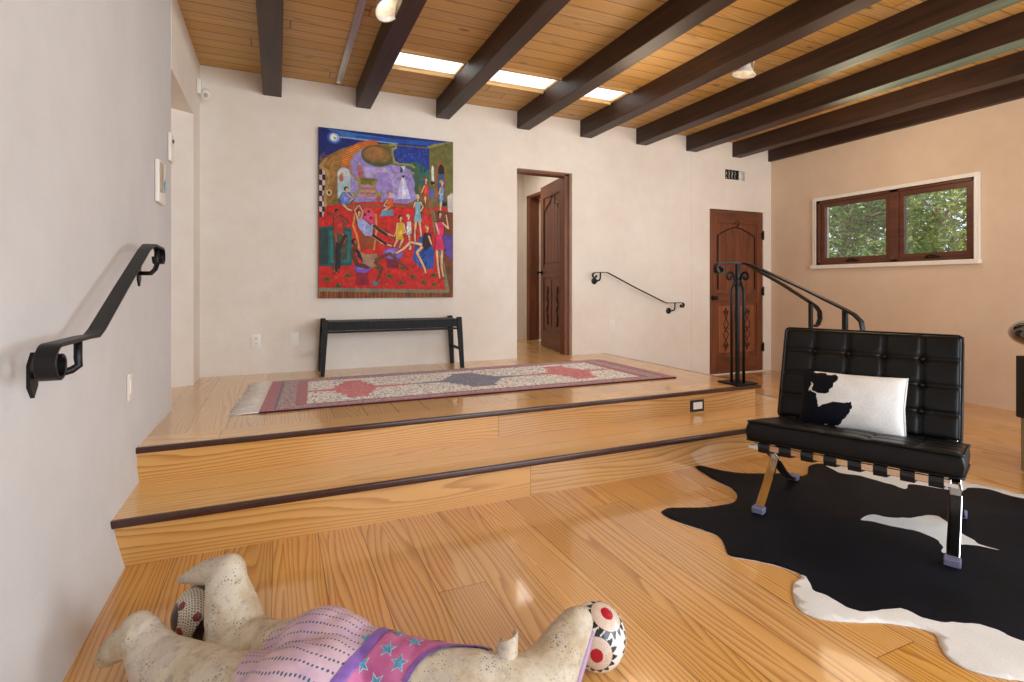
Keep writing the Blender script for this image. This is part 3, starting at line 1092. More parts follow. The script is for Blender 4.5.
    Ln([(250, 530), (300, 505), (370, 566)], 7, (110, 64, 40), taper=0.5); Ln([(245, 540), (272, 560), (246, 620)], 6, (104, 60, 38), taper=0.5)
    E(165, 462, 10, 12, (40, 24, 22)); E(170, 464, 7, 9, (150, 84, 56)); E(246, 618, 11, 9, (96, 120, 140))
    # blue armchair and black-clad figure
    P([(398, 470), (420, 440), (452, 446), (470, 500), (468, 560), (430, 566), (388, 530)], (44, 84, 170))
    for _ in range(14):
        x, y = rg.uniform(400, 462), rg.uniform(460, 555)
        Ln([(x, y), (x + rg.uniform(-14, 14), y + rg.uniform(8, 18))], 2.4, rg.choice([(86, 130, 210), (28, 52, 120)]))
    fig((444, 408), [(432, 428), (456, 430), (462, 470), (438, 492), (424, 476)], (44, 30, 38), [[(450, 440), (460, 470)]], [[(420, 470), (380, 462), (350, 490), (320, 506)], [(424, 480), (404, 500), (434, 560), (438, 580)]], hair=(190, 130, 80), lr=5)
    # pink dress at the edge
    P([(500, 430), (540, 440), (540, 530), (505, 500)], (100, 72, 160))
    fig((492, 356), [(474, 386), (506, 384), (508, 420), (500, 440), (512, 490), (472, 492), (478, 430)], (216, 50, 100), [[(504, 390), (524, 410), (516, 360)], [(476, 390), (488, 430)]],
        [[(480, 492), (484, 550), (492, 600)], [(500, 492), (498, 550), (506, 594)]], lr=4.8)
    nz = np.random.default_rng(3).normal(0, 0.06, (ny, nx, 1))
    R.c = brush(R.c, nx, ny)
    R.c = np.clip(R.c * (1 + nz), 0, 1)
    # canvas: front surface plus the edges
    v = []
    for j in range(ny):
        for i in range(nx):
            v.append(((i / (nx - 1) - 0.5) * (X1 - X0), -0.035, (1 - j / (ny - 1)) * (Z1 - Z0)))
    pm = vcol('oil_paint', 0.55, 0.35, 220, spec=0.25)
    pymesh('painted_canvas', v, grid_faces(nx, ny), pm, root, col=R.cols())
    m = MB()
    hw = (X1 - X0) / 2
    m.box(-hw, hw, -0.0345, 0.0, 0, Z1 - Z0, 0.001)
    m.build('stretcher_frame', simple('canvas_edge', (52, 40, 44), 0.7), root)
    root.location = ((X0 + X1) / 2, YB, Z0)


make_painting()

# ---------------------------------------------------------------- bench
def make_bench():
    x0, x1, y0, y1 = 0.372, 1.558, 4.775, 5.06
    root = thing('bench', 'long low black bench with a woven top below the large painting', 'bench', ((x0 + x1) / 2, (y0 + y1) / 2, PZ))
    H = 0.475
    hx, hy = (x1 - x0) / 2, (y1 - y0) / 2
    for sx in (-1, 1):
        for sy in (-1, 1):
            m = MB()
            a = Vector((sx * (hx + 0.028), sy * (hy + 0.015), 0))
            b = Vector((sx * hx, sy * hy, H))
            r = [(-1, -1), (1, -1), (1, 1), (-1, 1)]
            m.sweep([a, a.lerp(b, 0.7), b], [(p * 0.021, q * 0.021) for p, q in r], up=(0, 1, 0), scale=[0.78, 1.0, 1.0], fixed_up=True)
            m.build('leg', M['bench'], root)
    for sy in (-1, 1):
        m = MB()
        m.box(-hx, hx, sy * hy - 0.014, sy * hy + 0.014, H - 0.085, H - 0.025, 0.004)
        m.build('long_rail', M['bench'], root)
        m = MB()
        m.box(-hx, hx, sy * hy - 0.010, sy * hy + 0.010, H - 0.115, H - 0.097, 0.003)
        m.build('lower_rail', M['bench'], root)
    for sx in (-1, 1):
        m = MB()
        m.box(sx * hx - 0.012, sx * hx + 0.012, -hy, hy, H - 0.085, H - 0.025, 0.004)
        m.build('end_rail', M['bench'], root)
        m = MB()
        m.box(sx * (hx + 0.016) - 0.010, sx * (hx + 0.016) + 0.010, -hy, hy, 0.165, 0.19, 0.003)
        m.build('side_stretcher', M['bench'], root)
    # woven strap top
    t = NT('woven_leather')
    s = t.xyz(t.coord())
    br = t.math('SINE', t.math('MULTIPLY', s[0], 2 * PI / 0.05))
    bs = t.math('SINE', t.math('MULTIPLY', s[1], 2 * PI / 0.05))
    w_ = t.math('GREATER_THAN', t.math('MULTIPLY', br, bs), 0.0)
    t.bump(t.math('MAXIMUM', t.math('ABSOLUTE', br), t.math('ABSOLUTE', bs)), 0.6, 0.004)
    mt = t.done(t.mix(w_, lin((20, 22, 25)), lin((31, 34, 38))), 0.45)
    m = MB()
    nx, ny = 94, 24
    vs = [[m.bm.verts.new((-hx + 2 * hx * i / nx, -hy - 0.012 + (2 * hy + 0.024) * j / ny,
                           H - 0.018 + 0.0035 * math.sin(i * PI / 2 + 0.4) * math.cos(j * PI / 2 + 0.3) - 0.01 * math.sin(PI * i / nx))) for j in range(ny + 1)] for i in range(nx + 1)]
    for i in range(nx):
        for j in range(ny):
            m.face([vs[i][j], vs[i + 1][j], vs[i + 1][j + 1], vs[i][j + 1]])
    ws = m.build('woven_seat', mt, root)
    for s_ in (-1, 1):
        m = MB()
        for k in range(44):
            xa = -hx + 0.022 + k * (2 * hx - 0.044) / 44
            m.box(xa, xa + 0.0225, min(s_ * (hy + 0.011), s_ * (hy + 0.017)), max(s_ * (hy + 0.011), s_ * (hy + 0.017)), H - 0.09, H - 0.018, 0.002)
        m.build('strap_fold', simple('black_strap', (9, 9, 10), 0.5, spec=0.25), ws)


make_bench()

# ---------------------------------------------------------------- runner rug
def make_runner():
    C0, C1, C2, C3 = Vector((-0.11, 3.507)), Vector((3.03, 3.487)), Vector((3.037, 4.655)), Vector((-0.043, 4.60))
    nx, ny = 560, 220
    R = Ras(nx, ny, (150, 34, 46))
    u, v = R.u, R.v
    LX, LY = 3.12, 1.12
    x, y = u * LX, v * LY
    dx = np.minimum(x, LX - x)
    dy = np.minimum(y, LY - y)
    d = np.minimum(dx * 0.62, dy * 1.35)
    rng = np.random.default_rng(8)

    def speck(mask, cols, p, cell=3):
        h, w2 = (ny + cell - 1) // cell, (nx + cell - 1) // cell
        pick = rng.random((h, w2)) < p
        ci = rng.integers(0, len(cols), (h, w2))
        pick = np.kron(pick, np.ones((cell, cell)))[:ny, :nx] > 0.5
        ci = np.kron(ci, np.ones((cell, cell)))[:ny, :nx].astype(int)
        for k, c in enumerate(cols):
            R.put(mask & pick & (ci == k), c)
    navy, red, cream, rose = (52, 54, 84), (176, 40, 52), (248, 244, 236), (196, 110, 106)
    R.put(d > 0.0, (176, 58, 70))
    speck(d < 0.05, [(132, 36, 48), (186, 70, 78)], 0.4, 2)
    R.put((d > 0.05) & (d < 0.062), navy)
    b2 = (d >= 0.062) & (d < 0.125)
    R.put(b2, (216, 198, 184))
    per = np.sin((x + y) * 2 * PI / 0.075)
    R.put(b2 & (per > 0.35), (176, 60, 62))
    R.put(b2 & (per < -0.55), (84, 84, 104))
    speck(b2, [(60, 56, 78), (190, 150, 110), (150, 54, 60)], 0.25, 2)
    R.put((d >= 0.125) & (d < 0.140), navy)
    R.put((d >= 0.140) & (d < 0.170), (178, 52, 62))
    # end bands
    eb = (dx > 0.24) & (dx < 0.36) & (dy > 0.10)
    fld = (dx > 0.27) & (dy > 0.13)
    R.put((dx > 0.20) & (dx <= 0.27) & (dy > 0.14), (168, 44, 54))
    R.put(fld, cream)
    cells_ = rng.random((ny // 4 + 1, nx // 4 + 1))
    speck(fld, [(70, 76, 104), (186, 92, 88), (110, 120, 110), (60, 56, 66), (196, 160, 120)], 0.27, 2)
    # axis stripe and pointed ends
    yc = np.abs(y - LY / 2)
    R.put(fld & (yc < 0.022), (186, 60, 66))
    R.put(fld & (yc < 0.007), navy)

    def medal(xc, wx, wy, col, col2):
        ax = np.abs(x - xc)
        stepx = np.floor(ax / 0.035) * 0.035
        lim = np.where(stepx < wx * 0.5, wy, np.maximum(0, wy * (1 - (stepx - wx * 0.5) / (wx * 0.75))) * 0.75)
        mk = (yc < lim) & (ax < wx * 1.2) & (dy > 0.13)
        R.put(mk, col)
        speck(mk, col2, 0.34, 3)
        arm = (yc < 0.05 * np.maximum(0, 1 - (ax - wx) / 0.35)) & (ax < wx + 0.35) & fld
        R.put(arm, col)
        speck(arm, col2, 0.2, 3)
    medal(0.60, 0.13, 0.33, (214, 64, 66), [(224, 96, 90), (170, 40, 52), (216, 150, 120)])
    medal(1.52, 0.20, 0.31, (74, 76, 110), [(52, 52, 84), (150, 140, 150), (160, 60, 72), (110, 110, 140)])
    medal(2.42, 0.16, 0.33, (208, 62, 62), [(224, 100, 92), (176, 46, 56), (214, 140, 116)])
    verts = []
    for j in range(ny):
        for i in range(nx):
            a, b = i / (nx - 1), j / (ny - 1)
            p = (C0 * (1 - a) + C1 * a) * (1 - b) + (C3 * (1 - a) + C2 * a) * b
            verts.append((p.x, p.y, PZ + 0.011 + 0.0012 * noise.noise(Vector((p.x * 3, p.y * 3, 0)))))
    root = thing('runner_rug', 'long red and cream woven runner with three medallions on the raised floor', 'rug', (1.48, 4.06, PZ))
    o = pymesh('woven_field', verts, grid_faces(nx, ny), vcol('rug_wool', 0.95, 0.5, 400, sheen=0.3), None, col=R.cols())
    keep(o, root)
    m = MB()
    P4 = [tuple(c) for c in (C0, C1, C2, C3)]
    m.prism(P4, PZ + 0.0005, PZ + 0.0095, 'z')
    keep(m.build('backing', simple('rug_edge', (60, 24, 34), 0.95), None), root)
    # fringe at the left end
    rg = random.Random(5)
    m = MB()
    n = 190
    for k in range(n):
        b = (k + 0.5) / n
        p = C0.lerp(C3, b)
        L = 0.130 + rg.uniform(-0.025, 0.035)
        dyy = rg.uniform(-0.02, 0.02) - 0.012
        z = PZ + 0.008
        m.tube([(p.x + 0.005, p.y, z), (p.x - L * 0.5, p.y + dyy * 0.3 + rg.uniform(-.006, .006), z - 0.003 + rg.uniform(0, 0.003)), (p.x - L, p.y + dyy, z - 0.0055)], 0.0042, 5, scale=lambda s: 1 - 0.35 * s)
    keep(m.build('fringe', simple('cotton_fringe', (236, 232, 224), 0.9), None, smooth=True), root)


make_runner()
# ---------------------------------------------------------------- wrought iron rails
def spiral(c, r0, r1, a0, a1, n, f):
    """f maps (u, v) in the spiral's plane to a point"""
    out = []
    for k in range(n + 1):
        s = k / n
        a = a0 + (a1 - a0) * s
        r = r0 + (r1 - r0) * s
        out.append(f(c[0] + r * math.cos(a), c[1] + r * math.sin(a)))
    return out


def left_rail():
    x = -0.515
    WX = -0.607
    root = thing('handrail', 'black wrought iron handrail with curled ends on the left wall', 'handrail', (XL, 2.3, 0.9))
    f = lambda u, v: (x, u, v)
    low = (1.60, 0.955 - 0.05)
    r = 0.048
    pts = spiral((1.67, 0.925 - r), 0.020, r, PI * 2.55, PI * 0.5, 26, f)
    pts += [(x, 1.75, 0.925), (x, 1.90, 0.925), (x, 1.98, 0.922), (x, 2.03, 0.938), (x, 2.30, 1.062), (x, 2.66, 1.222), (x, 2.74, 1.250), (x, 2.80, 1.256), (x, 2.92, 1.252)]
    pts += spiral((2.96, 1.252 - 0.04), 0.040, 0.024, PI * 0.5, -PI * 1.0, 18, f)
    m = MB()
    m.flat(pts, 0.044, 0.010, (1, 0, 0))
    keep(m.build('rail_bar', M['iron'], None, smooth=True, angle=35), root)
    for y, z, yp, zp in ((1.86, 0.920, 1.83, 0.832), (2.92, 1.248, 3.03, 1.135)):
        m = MB()
        m.tube([(x, y, z), (x, y, z - 0.05), (x + 0.002, y - 0.002, z - 0.07), (x - 0.012, (2 * y + yp) / 3, (z - 0.075 + zp) / 2), (x - 0.035, (y + 2 * yp) / 3, zp), (WX + 0.004, yp, zp)], 0.0105, 10, up=(0, 1, 0))
        b = keep(m.build('bracket', M['iron'], None, smooth=True), root)
        m = MB()
        yc, zc = yp, zp
        m.prism([(yc - 0.026, zc + 0.03), (yc, zc + 0.062), (yc + 0.026, zc + 0.03), (yc + 0.026, zc - 0.03), (yc, zc - 0.062), (yc - 0.026, zc - 0.03)], WX - 0.004, WX + 0.006, 'x')
        keep(m.build('wall_plate', M['iron'], None), root)


left_rail()


def back_rail():
    y = YB - 0.075
    root = thing('handrail', 'slim black wrought iron handrail sloping down the back wall beside the open door', 'handrail', (3.8, YB, 1.0))
    f = lambda u, v: (u, y, v)
    pts = spiral((3.235, 1.232 - 0.036), 0.014, 0.036, PI * 2.1 , PI * 0.5, 20, f)[::1]
    pts += [(3.30, y, 1.234), (3.385, y, 1.234), (3.41, y, 1.228), (3.80, y, 1.055), (4.20, y, 0.890), (4.25, y, 0.880), (4.40, y, 0.880), (4.455, y, 0.880)]
    pts += spiral((4.465, 0.880 - 0.034), 0.034, 0.012, PI * 0.5, -PI * 1.3, 20, f)
    m = MB()
    m.flat(pts, 0.036, 0.008, (0, 1, 0))
    keep(m.build('rail_bar', M['iron'], None, smooth=True, angle=35), root)
    for x, z in ((3.305, 1.232), (4.36, 0.877)):
        m = MB()
        m.tube([(x, y, z), (x, y, z - 0.06), (x - 0.008, y + 0.005, z - 0.085), (x - 0.025, y + 0.03, z - 0.095), (x - 0.035, YB - 0.02, z - 0.095)], 0.009, 10, up=(1, 0, 0))
        keep(m.build('bracket', M['iron'], None, smooth=True), root)
        m = MB()
        yb = YB - (0.0005 if x < 4 else 0.0005)
        m.lathe([(0, 0.0), (0.036, 0.0), (0.036, 0.008), (0.022, 0.014), (0, 0.016)], (x - 0.035, yb, z - 0.095), (0, -1, 0), 20)
        keep(m.build('wall_plate', M['iron'], None, smooth=True, angle=40), root)


back_rail()


def newel():
    NX, NY = 3.30, 3.10
    root = thing('stair_railing', 'freestanding black iron railing with two sloping rails at the corner of the raised floor', 'railing', (NX, NY, PZ))
    m = MB()
    m.prism([(NX - 0.105, NY - 0.10), (NX + 0.105, NY - 0.10), (NX + 0.105, NY + 0.10), (NX - 0.105, NY + 0.10)], PZ + 0.002, PZ + 0.014, 'z')
    keep(m.build('base_plate', M['iron'], None), root)
    TOPZ = 1.255
    # four slim uprights gathered below a collar
    dirs = [(1, 0), (-1, 0), (0, 1), (0, -1)]
    for dx, dy in dirs:
        m = MB()
        e = 0.062
        m.tube([(NX + dx * e, NY + dy * e, PZ + 0.012), (NX + dx * e, NY + dy * e, 1.00), (NX + dx * e * 0.96, NY + dy * e * 0.96, 1.05), (NX + dx * e * 0.55, NY + dy * e * 0.55, 1.10), (NX + dx * 0.012, NY + dy * 0.012, 1.135)], 0.0105, 8, up=(0.3, 1, 0))
        keep(m.build('upright', M['iron'], None, smooth=True), root)
        # scroll leaving the collar
        m = MB()
        n = []
        c = (0.078, 1.150)
        f = lambda u, v: (NX + dx * u, NY + dy * u, v)
        n = [f(0.006, 1.095), f(0.02, 1.13)] + spiral(c, 0.040, 0.010, PI * 1.15, -PI * 1.15, 24, f)
        n = [f(0.010, 1.10), f(0.022, 1.125)] + spiral(c, 0.042, 0.010, PI * 1.05, -PI * 1.2, 26, f)
        m.tube(n, 0.0095, 8, up=(0.3, 1, 0), scale=lambda s: 1.1 - 0.3 * s)
        keep(m.build('scroll', M['iron'], None, smooth=True), root)
    m = MB()
    m.box(NX - 0.013, NX + 0.013, NY - 0.013, NY + 0.013, PZ + 0.012, TOPZ, 0.003)
    keep(m.build('newel_post', M['iron'], None), root)
    m = MB()
    m.lathe([(0, -0.03), (0.026, -0.03), (0.032, 0), (0.026, 0.03), (0, 0.03)], (NX, NY, 1.105), (0, 0, 1), 16)
    keep(m.build('collar', M['iron'], None, smooth=True, angle=40), root)
    # rail with the big volute, then down the side steps (along +x)
    m = MB()
    f = lambda u, v: (u, NY, v)
    pts = spiral((NX - 0.185, TOPZ - 0.048), 0.016, 0.048, PI * 2.6, PI * 0.5, 34, f)
    pts += [(NX - 0.12, NY, TOPZ + 0.001), (NX, NY, TOPZ + 0.002), (NX + 0.09, NY, TOPZ), (NX + 0.14, NY, TOPZ - 0.02), (NX + 0.5, NY, TOPZ - 0.165), (4.14, NY, 0.935), (4.20, NY, 0.905), (4.245, NY, 0.86), (4.252, NY, 0.80), (4.225, NY, 0.75), (4.19, NY, 0.735)]
    sc_ = [1.0] * len(pts)
    m.flat(pts, 0.042, 0.013, (0, 1, 0))
    keep(m.build('side_rail', M['iron'], None, smooth=True, angle=35), root)
    # rail down the front steps (along -y)
    fx = 3.38
    m = MB()
    pts = [(NX + 0.02, NY + 0.01, TOPZ), (NX + 0.06, NY - 0.03, TOPZ), (fx - 0.005, NY - 0.08, TOPZ - 0.018), (fx, NY - 0.14, TOPZ - 0.045), (fx, 2.60, 1.062), (fx, 2.30, 0.928), (fx, 2.23, 0.893), (fx, 2.185, 0.850), (fx, 2.175, 0.80), (fx, 2.20, 0.755), (fx, 2.235, 0.735)]
    m.flat(pts, 0.042, 0.013, (1, 0.0, 0))
    keep(m.build('front_rail', M['iron'], None, smooth=True, angle=35), root)
    for x, y, z in ((4.135, NY, 0.93), (fx, 2.29, 0.92)):
        m = MB()
        m.box(x - 0.014, x + 0.014, y - 0.014, y + 0.014, FZ + 0.008, z, 0.003)
        keep(m.build('end_post', M['iron'], None), root)
        m = MB()
        m.box(x - 0.05, x + 0.05, y - 0.05, y + 0.05, FZ + 0.001, FZ + 0.009, 0.002)
        keep(m.build('floor_plate', M['iron'], None), root)


newel()


# ---------------------------------------------------------------- small wall fittings
def outlet(loc, rz, label, kind='outlet', name=None):
    root = thing(name or ('wall_outlet' if kind == 'outlet' else 'wall_plate'), label, 'outlet' if kind == 'outlet' else 'wall plate', loc, rz)
    m = MB()
    m.box(-0.038, 0.038, -0.006, -0.0005, -0.060, 0.060, 0.003)
    m.build('cover_plate', M['cream'], root, smooth=True, angle=40)
    if kind == 'outlet':
        for z in (0.022, -0.022):
            m = MB()
            m.lathe([(0, -0.001), (0.0165, -0.001), (0.0165, 0.003), (0, 0.003)], (0, -0.006, z), (0, -1, 0), 20)
            s_o = m.build('socket', M['white'], root)
            m = MB()
            for xx in (-0.006, 0.006):
                m.box(xx - 0.0012, xx + 0.0012, -0.0096, -0.0088, z - 0.001, z + 0.008)
            m.lathe([(0, 0), (0.0025, 0), (0.0025, 0.0006), (0, 0.0006)], (0, -0.009, z - 0.008), (0, -1, 0), 8)
            m.build('slots', M['black'], s_o)
    else:
        m = MB()
        m.box(-0.017, 0.017, -0.010, -0.005, -0.033, 0.033, 0.003)
        m.build('rocker', M['white'], root, smooth=True, angle=40)
    return root


outlet((-0.175, YB, 0.60), 0, 'cream wall outlet on the back wall nearest the left corner')
outlet((0.131, YB, 0.605), 0, 'plain cream plate on the back wall just beside the black bench', 'switch')
outlet((3.512, YB, 0.625), 0, 'cream plate on the back wall under the slim handrail', 'switch')
outlet((-0.609, 2.86, 0.625), PI / 2, 'pale plate low on the left wall under the black handrail', 'switch')

# thermostat panel and door contact on the left wall
t_ = thing('intercom_panel', 'cream intercom panel with a blue mark, high on the left wall', 'intercom', (-0.605, 3.46, 1.645), PI / 2)
m = MB(); m.box(-0.085, 0.095, -0.022, -0.001, -0.115, 0.115, 0.005)
m.build('housing', M['cream'], t_, smooth=True, angle=40)
m = MB(); m.box(-0.075, -0.015, -0.030, -0.022, -0.06, 0.10, 0.002)
m.build('handset', simple('tan_plastic', (176, 158, 136), 0.4), t_)
m = MB(); m.prism([(0.03, 0.0), (0.075, 0.03), (0.07, -0.03), (0.05, -0.055), (0.045, -0.02)], -0.0245, -0.0222, 'y')
m.build('blue_mark', simple('blue_print', (70, 176, 190), 0.5), t_)
t_ = thing('wall_switch', 'narrow cream switch high on the left wall at the edge of the doorway', 'switch', (-0.601, 3.765, 1.91), PI / 2)
m = MB(); m.box(-0.045, 0.045, -0.018, -0.001, -0.085, 0.085, 0.004)
m.build('cover_plate', M['cream'], t_, smooth=True, angle=40)
m = MB(); m.box(-0.008, 0.008, -0.026, -0.018, 0.03, 0.05, 0.001)
m.build('toggle', simple('brown_toggle', (90, 60, 50), 0.4), t_)

# motion sensor in the corner
t_ = thing('motion_sensor', 'small white motion sensor on a bracket high in the far left corner', 'sensor', (XL + 0.0, 4.95, 2.66))
m = MB()
m.box(0.001, 0.035, -0.03, 0.03, -0.03, 0.09, 0.008)
m.build('bracket_base', M['white'], t_, smooth=True, angle=40)
m = MB()
m.lathe([(0, -0.045), (0.022, -0.04), (0.034, -0.02), (0.036, 0.02), (0.026, 0.04), (0, 0.048)], (0.062, -0.01, -0.03), (0.2, -0.3, 1), 18)
m.build('sensor_head', M['white'], t_, smooth=True)
m = MB()
m.lathe([(0, -0.018), (0.012, -0.012), (0.014, 0.0), (0.010, 0.014), (0, 0.018)], (0.066, -0.038, -0.045), (0.2, -0.3, 1), 12)
m.build('lens', M['steel'], t_, smooth=True)

# wall vent with zigzag openwork and a white cover beside it
t_ = thing('wall_vent', 'small wall vent with black and white zigzag openwork above the closed door', 'vent', (5.40, YB - 0.015, 2.515))
m = MB()
m.box(-0.17, 0.17, 0.06, 0.07, -0.065, 0.065)
m.build('recess_back', M['white'], t_)
m = MB()
for a0, a1, b0, b1 in cells(-0.165, 0.06, -0.060, 0.060, [(-0.155, 0.05, -0.05, 0.05)]):
    m.box(a0, a1, 0.004, 0.022, b0, b1)
for k in range(4):
    xo = -0.140 + k * 0.052
    m.prism([(xo, 0.052), (xo + 0.018, 0.052), (xo + 0.038, 0.018), (xo + 0.018, -0.018), (xo + 0.038, -0.052), (xo + 0.018, -0.052), (xo - 0.002, -0.018), (xo + 0.018, 0.018)], 0.006, 0.02, 'y')
m.build('zigzag_grille', M['black'], t_)
m = MB()
m.lathe([(0, 0.0), (0.02, 0.004), (0.045, 0.02), (0.055, 0.045), (0, 0.046)], (0.112, 0.010, 0.0), (0, 1, 0), 20)
m.build('white_cover', M['white'], t_, smooth=True)

# step light in the upper riser
t_ = thing('step_light', 'small square recessed light in the upper riser below the iron railing', 'step light', (2.80, 3.005, 0.204))
m = MB()
for a0, a1, b0, b1 in cells(-0.062, 0.062, -0.042, 0.042, [(-0.038, 0.05, -0.026, 0.026)]):
    m.box(a0, a1, -0.006, 0.0, b0, b1)
m.build('frame', M['black'], t_)
m = MB()
m.box(-0.038, 0.05, -0.003, 0.0, -0.026, 0.026)
m.build('lens', M['white'], t_)


# ---------------------------------------------------------------- ceiling track and its lamps
t_ = thing('lighting_track', 'slim pale metal lighting track along the ceiling beside the second beam', 'lighting track', (0.5, 4.0, CZ))
m = MB()
for dx in (-0.019, 0.019):
    m.box(dx - 0.006, dx + 0.006, -2.2, 1.02, -0.024, 0.0, 0.001)
m.box(-0.014, 0.014, -2.2, 1.02, -0.010, 0.0)
m.box(-0.020, 0.020, 0.99, 1.02, -0.03, 0.0, 0.002)
m.build('metal_channel', M['steel'], t_)


def lamp_on(mat_e):
    t = NT(mat_e)
    t.b.inputs['Emission Color'].default_value = (1.0, 0.8, 0.55, 1)
    t.b.inputs['Emission Strength'].default_value = 6.0
    nz = t.noise(t.coord(), 3)
    t.l(t.ramp(nz, [(0, (1, .9, .8, 1)), (1, (1, .95, .9, 1))]), t.b.inputs['Base Color'])
    return t.m


bulb_m = lamp_on('lit_bulb')
glassy = simple('clear_lamp_glass', (226, 220, 208), 0.12, var=0.1, scale=30)


def spot_head(loc, label, tilt):
    root = thing('spotlight', label, 'spotlight', loc)
    m = MB()
    m.lathe([(0, 0), (0.035, 0), (0.035, -0.02), (0.012, -0.028), (0.008, -0.06), (0, -0.06)], (0, 0, 0), (0, 0, 1), 20)
    m.build('mount', M['steel'], root, smooth=True, angle=40)
    ax = Vector(tilt).normalized()
    m = MB()
    m.lathe([(0.014, 0.0), (0.020, 0.012), (0.035, 0.045), (0.055, 0.075), (0.066, 0.088), (0.068, 0.095), (0.062, 0.093), (0.050, 0.072), (0.018, 0.02), (0.0, 0.012)], (0, 0, -0.055), ax, 28)
    m.build('reflector', glassy, root, smooth=True)
    m = MB()
    m.lathe([(0, 0.01), (0.016, 0.02), (0.020, 0.045), (0.012, 0.06), (0, 0.064)], Vector((0, 0, -0.055)), ax, 16)
    m.build('bulb', bulb_m, root, smooth=True)
    m = MB()
    b = Vector((0, 0, -0.055)) + ax * 0.05
    for s in (-1, 1):
        m.tube([Vector((0, 0, -0.03)), Vector((s * 0.06, 0, -0.05)), b + Vector((s * 0.066, 0, 0))], 0.003, 6, up=(0, 1, 0))
    m.build('yoke', M['steel'], root, smooth=True)
    root.scale = (1.3, 1.3, 1.3)
    return root


spot_head((0.575, 3.31, CZ), 'metal spotlight at the near end of the ceiling track', (0.25, -0.3, -0.6))
spot_head((3.365, 3.07, CZ), 'small clear glass spotlight between two ceiling beams, warm glow on the boards', (-0.1, 0.15, -1))
# ---------------------------------------------------------------- leather lounge chair
def leather():
    t = NT('black_leather')
    co = t.coord()
    n1 = t.noise(co, 220, 3)
    n2 = t.noise(co, 14, 3)
    t.bump(t.math('ADD', n1, t.math('MULTIPLY', n2, 2.0)), 0.12, 0.003)
    return t.done(t.ramp(n2, [(0.3, lin((7, 7, 8))), (0.7, lin((13, 13, 15)))]), 0.40, spec=0.25)


M['leather'] = leather()


def cushion(name, W, L, T, r, nu, nv, mat, parent, puff=0.012):
    """cushion lying in x (width), y (0..L), z (thickness, tufted side up)"""
    def samples(total, n):
        base = [k / n * total for k in range(n + 1)]
        ex = [r * (1 - math.cos(a)) for a in (0.15, 0.4, 0.7, 1.0, 1.3)]
        s = sorted(set([round(b, 5) for b in base + ex + [total - e for e in ex]]))
        return s
    A = samples(W, nu * 14)
    B = samples(L, nv * 14)

    def rnd(e):
        k = min(e / r, 1.0)
        return math.sqrt(max(0.0, 1 - (1 - k) ** 2))
    top, bot = {}, {}
    m = MB()
    for i, a in enumerate(A):
        for j, b in enumerate(B):
            ra = rnd(min(a, W - a)) * rnd(min(b, L - b))
            fa, fb = abs(math.sin(PI * nu * a / W)), abs(math.sin(PI * nv * b / L))
            h = T / 2 * ra
            if ra > 0.5:
                seam = (min(fa, 0.35) / 0.35) ** 0.6 * (min(fb, 0.35) / 0.35) ** 0.6
                h += puff * (0.55 * seam + 0.45 * (fa * fb) ** 0.5) * ra - puff * 0.6
                da = (a / W * nu) - round(a / W * nu)
                db = (b / L * nv) - round(b / L * nv)
                ka, kb = round(a / W * nu), round(b / L * nv)
                if 0 < ka < nu and 0 < kb < nv:
                    dd = math.hypot(da * W / nu, db * L / nv)
                    h -= 0.016 * math.exp(-(dd / 0.020) ** 2)
            top[i, j] = m.bm.verts.new((a - W / 2, b, h))
            edge = i in (0, len(A) - 1) or j in (0, len(B) - 1)
            bot[i, j] = top[i, j] if edge else m.bm.verts.new((a - W / 2, b, -T / 2 * ra))
    for i in range(len(A) - 1):
        for j in range(len(B) - 1):
            m.face([top[i, j], top[i + 1, j], top[i + 1, j + 1], top[i, j + 1]])
            m.face([bot[i, j], bot[i, j + 1], bot[i + 1, j + 1], bot[i + 1, j]])
    o = m.build(name, mat, parent, smooth=True)
    m = MB()
    for zz in (T / 2 - 0.006, -T / 2 + 0.006):
        g = r * 0.18
        c = 0.02
        loop = []
        for cx, cy, a0 in ((W / 2 - g - c, L - g - c, 0), (-W / 2 + g + c, L - g - c, 90), (-W / 2 + g + c, g + c, 180), (W / 2 - g - c, g + c, 270)):
            for q in range(5):
                an = math.radians(a0 + q * 22.5)
                loop.append((cx + c * math.cos(an), cy + c * math.sin(an), zz))
        loop.append(loop[0])
        m.tube(loop, 0.0045, 6)
    m.build('piping', mat, o, smooth=True)
    for ka in range(1, nu):
        for kb in range(1, nv):
            m = MB()
            m.lathe([(0, 0.0), (0.010, 0.0), (0.0125, 0.004), (0.009, 0.008), (0, 0.0095)], (ka * W / nu - W / 2, kb * L / nv, T / 2 - 0.020), (0, 0, 1), 12)
            m.build('button', mat, o, smooth=True)
    return o


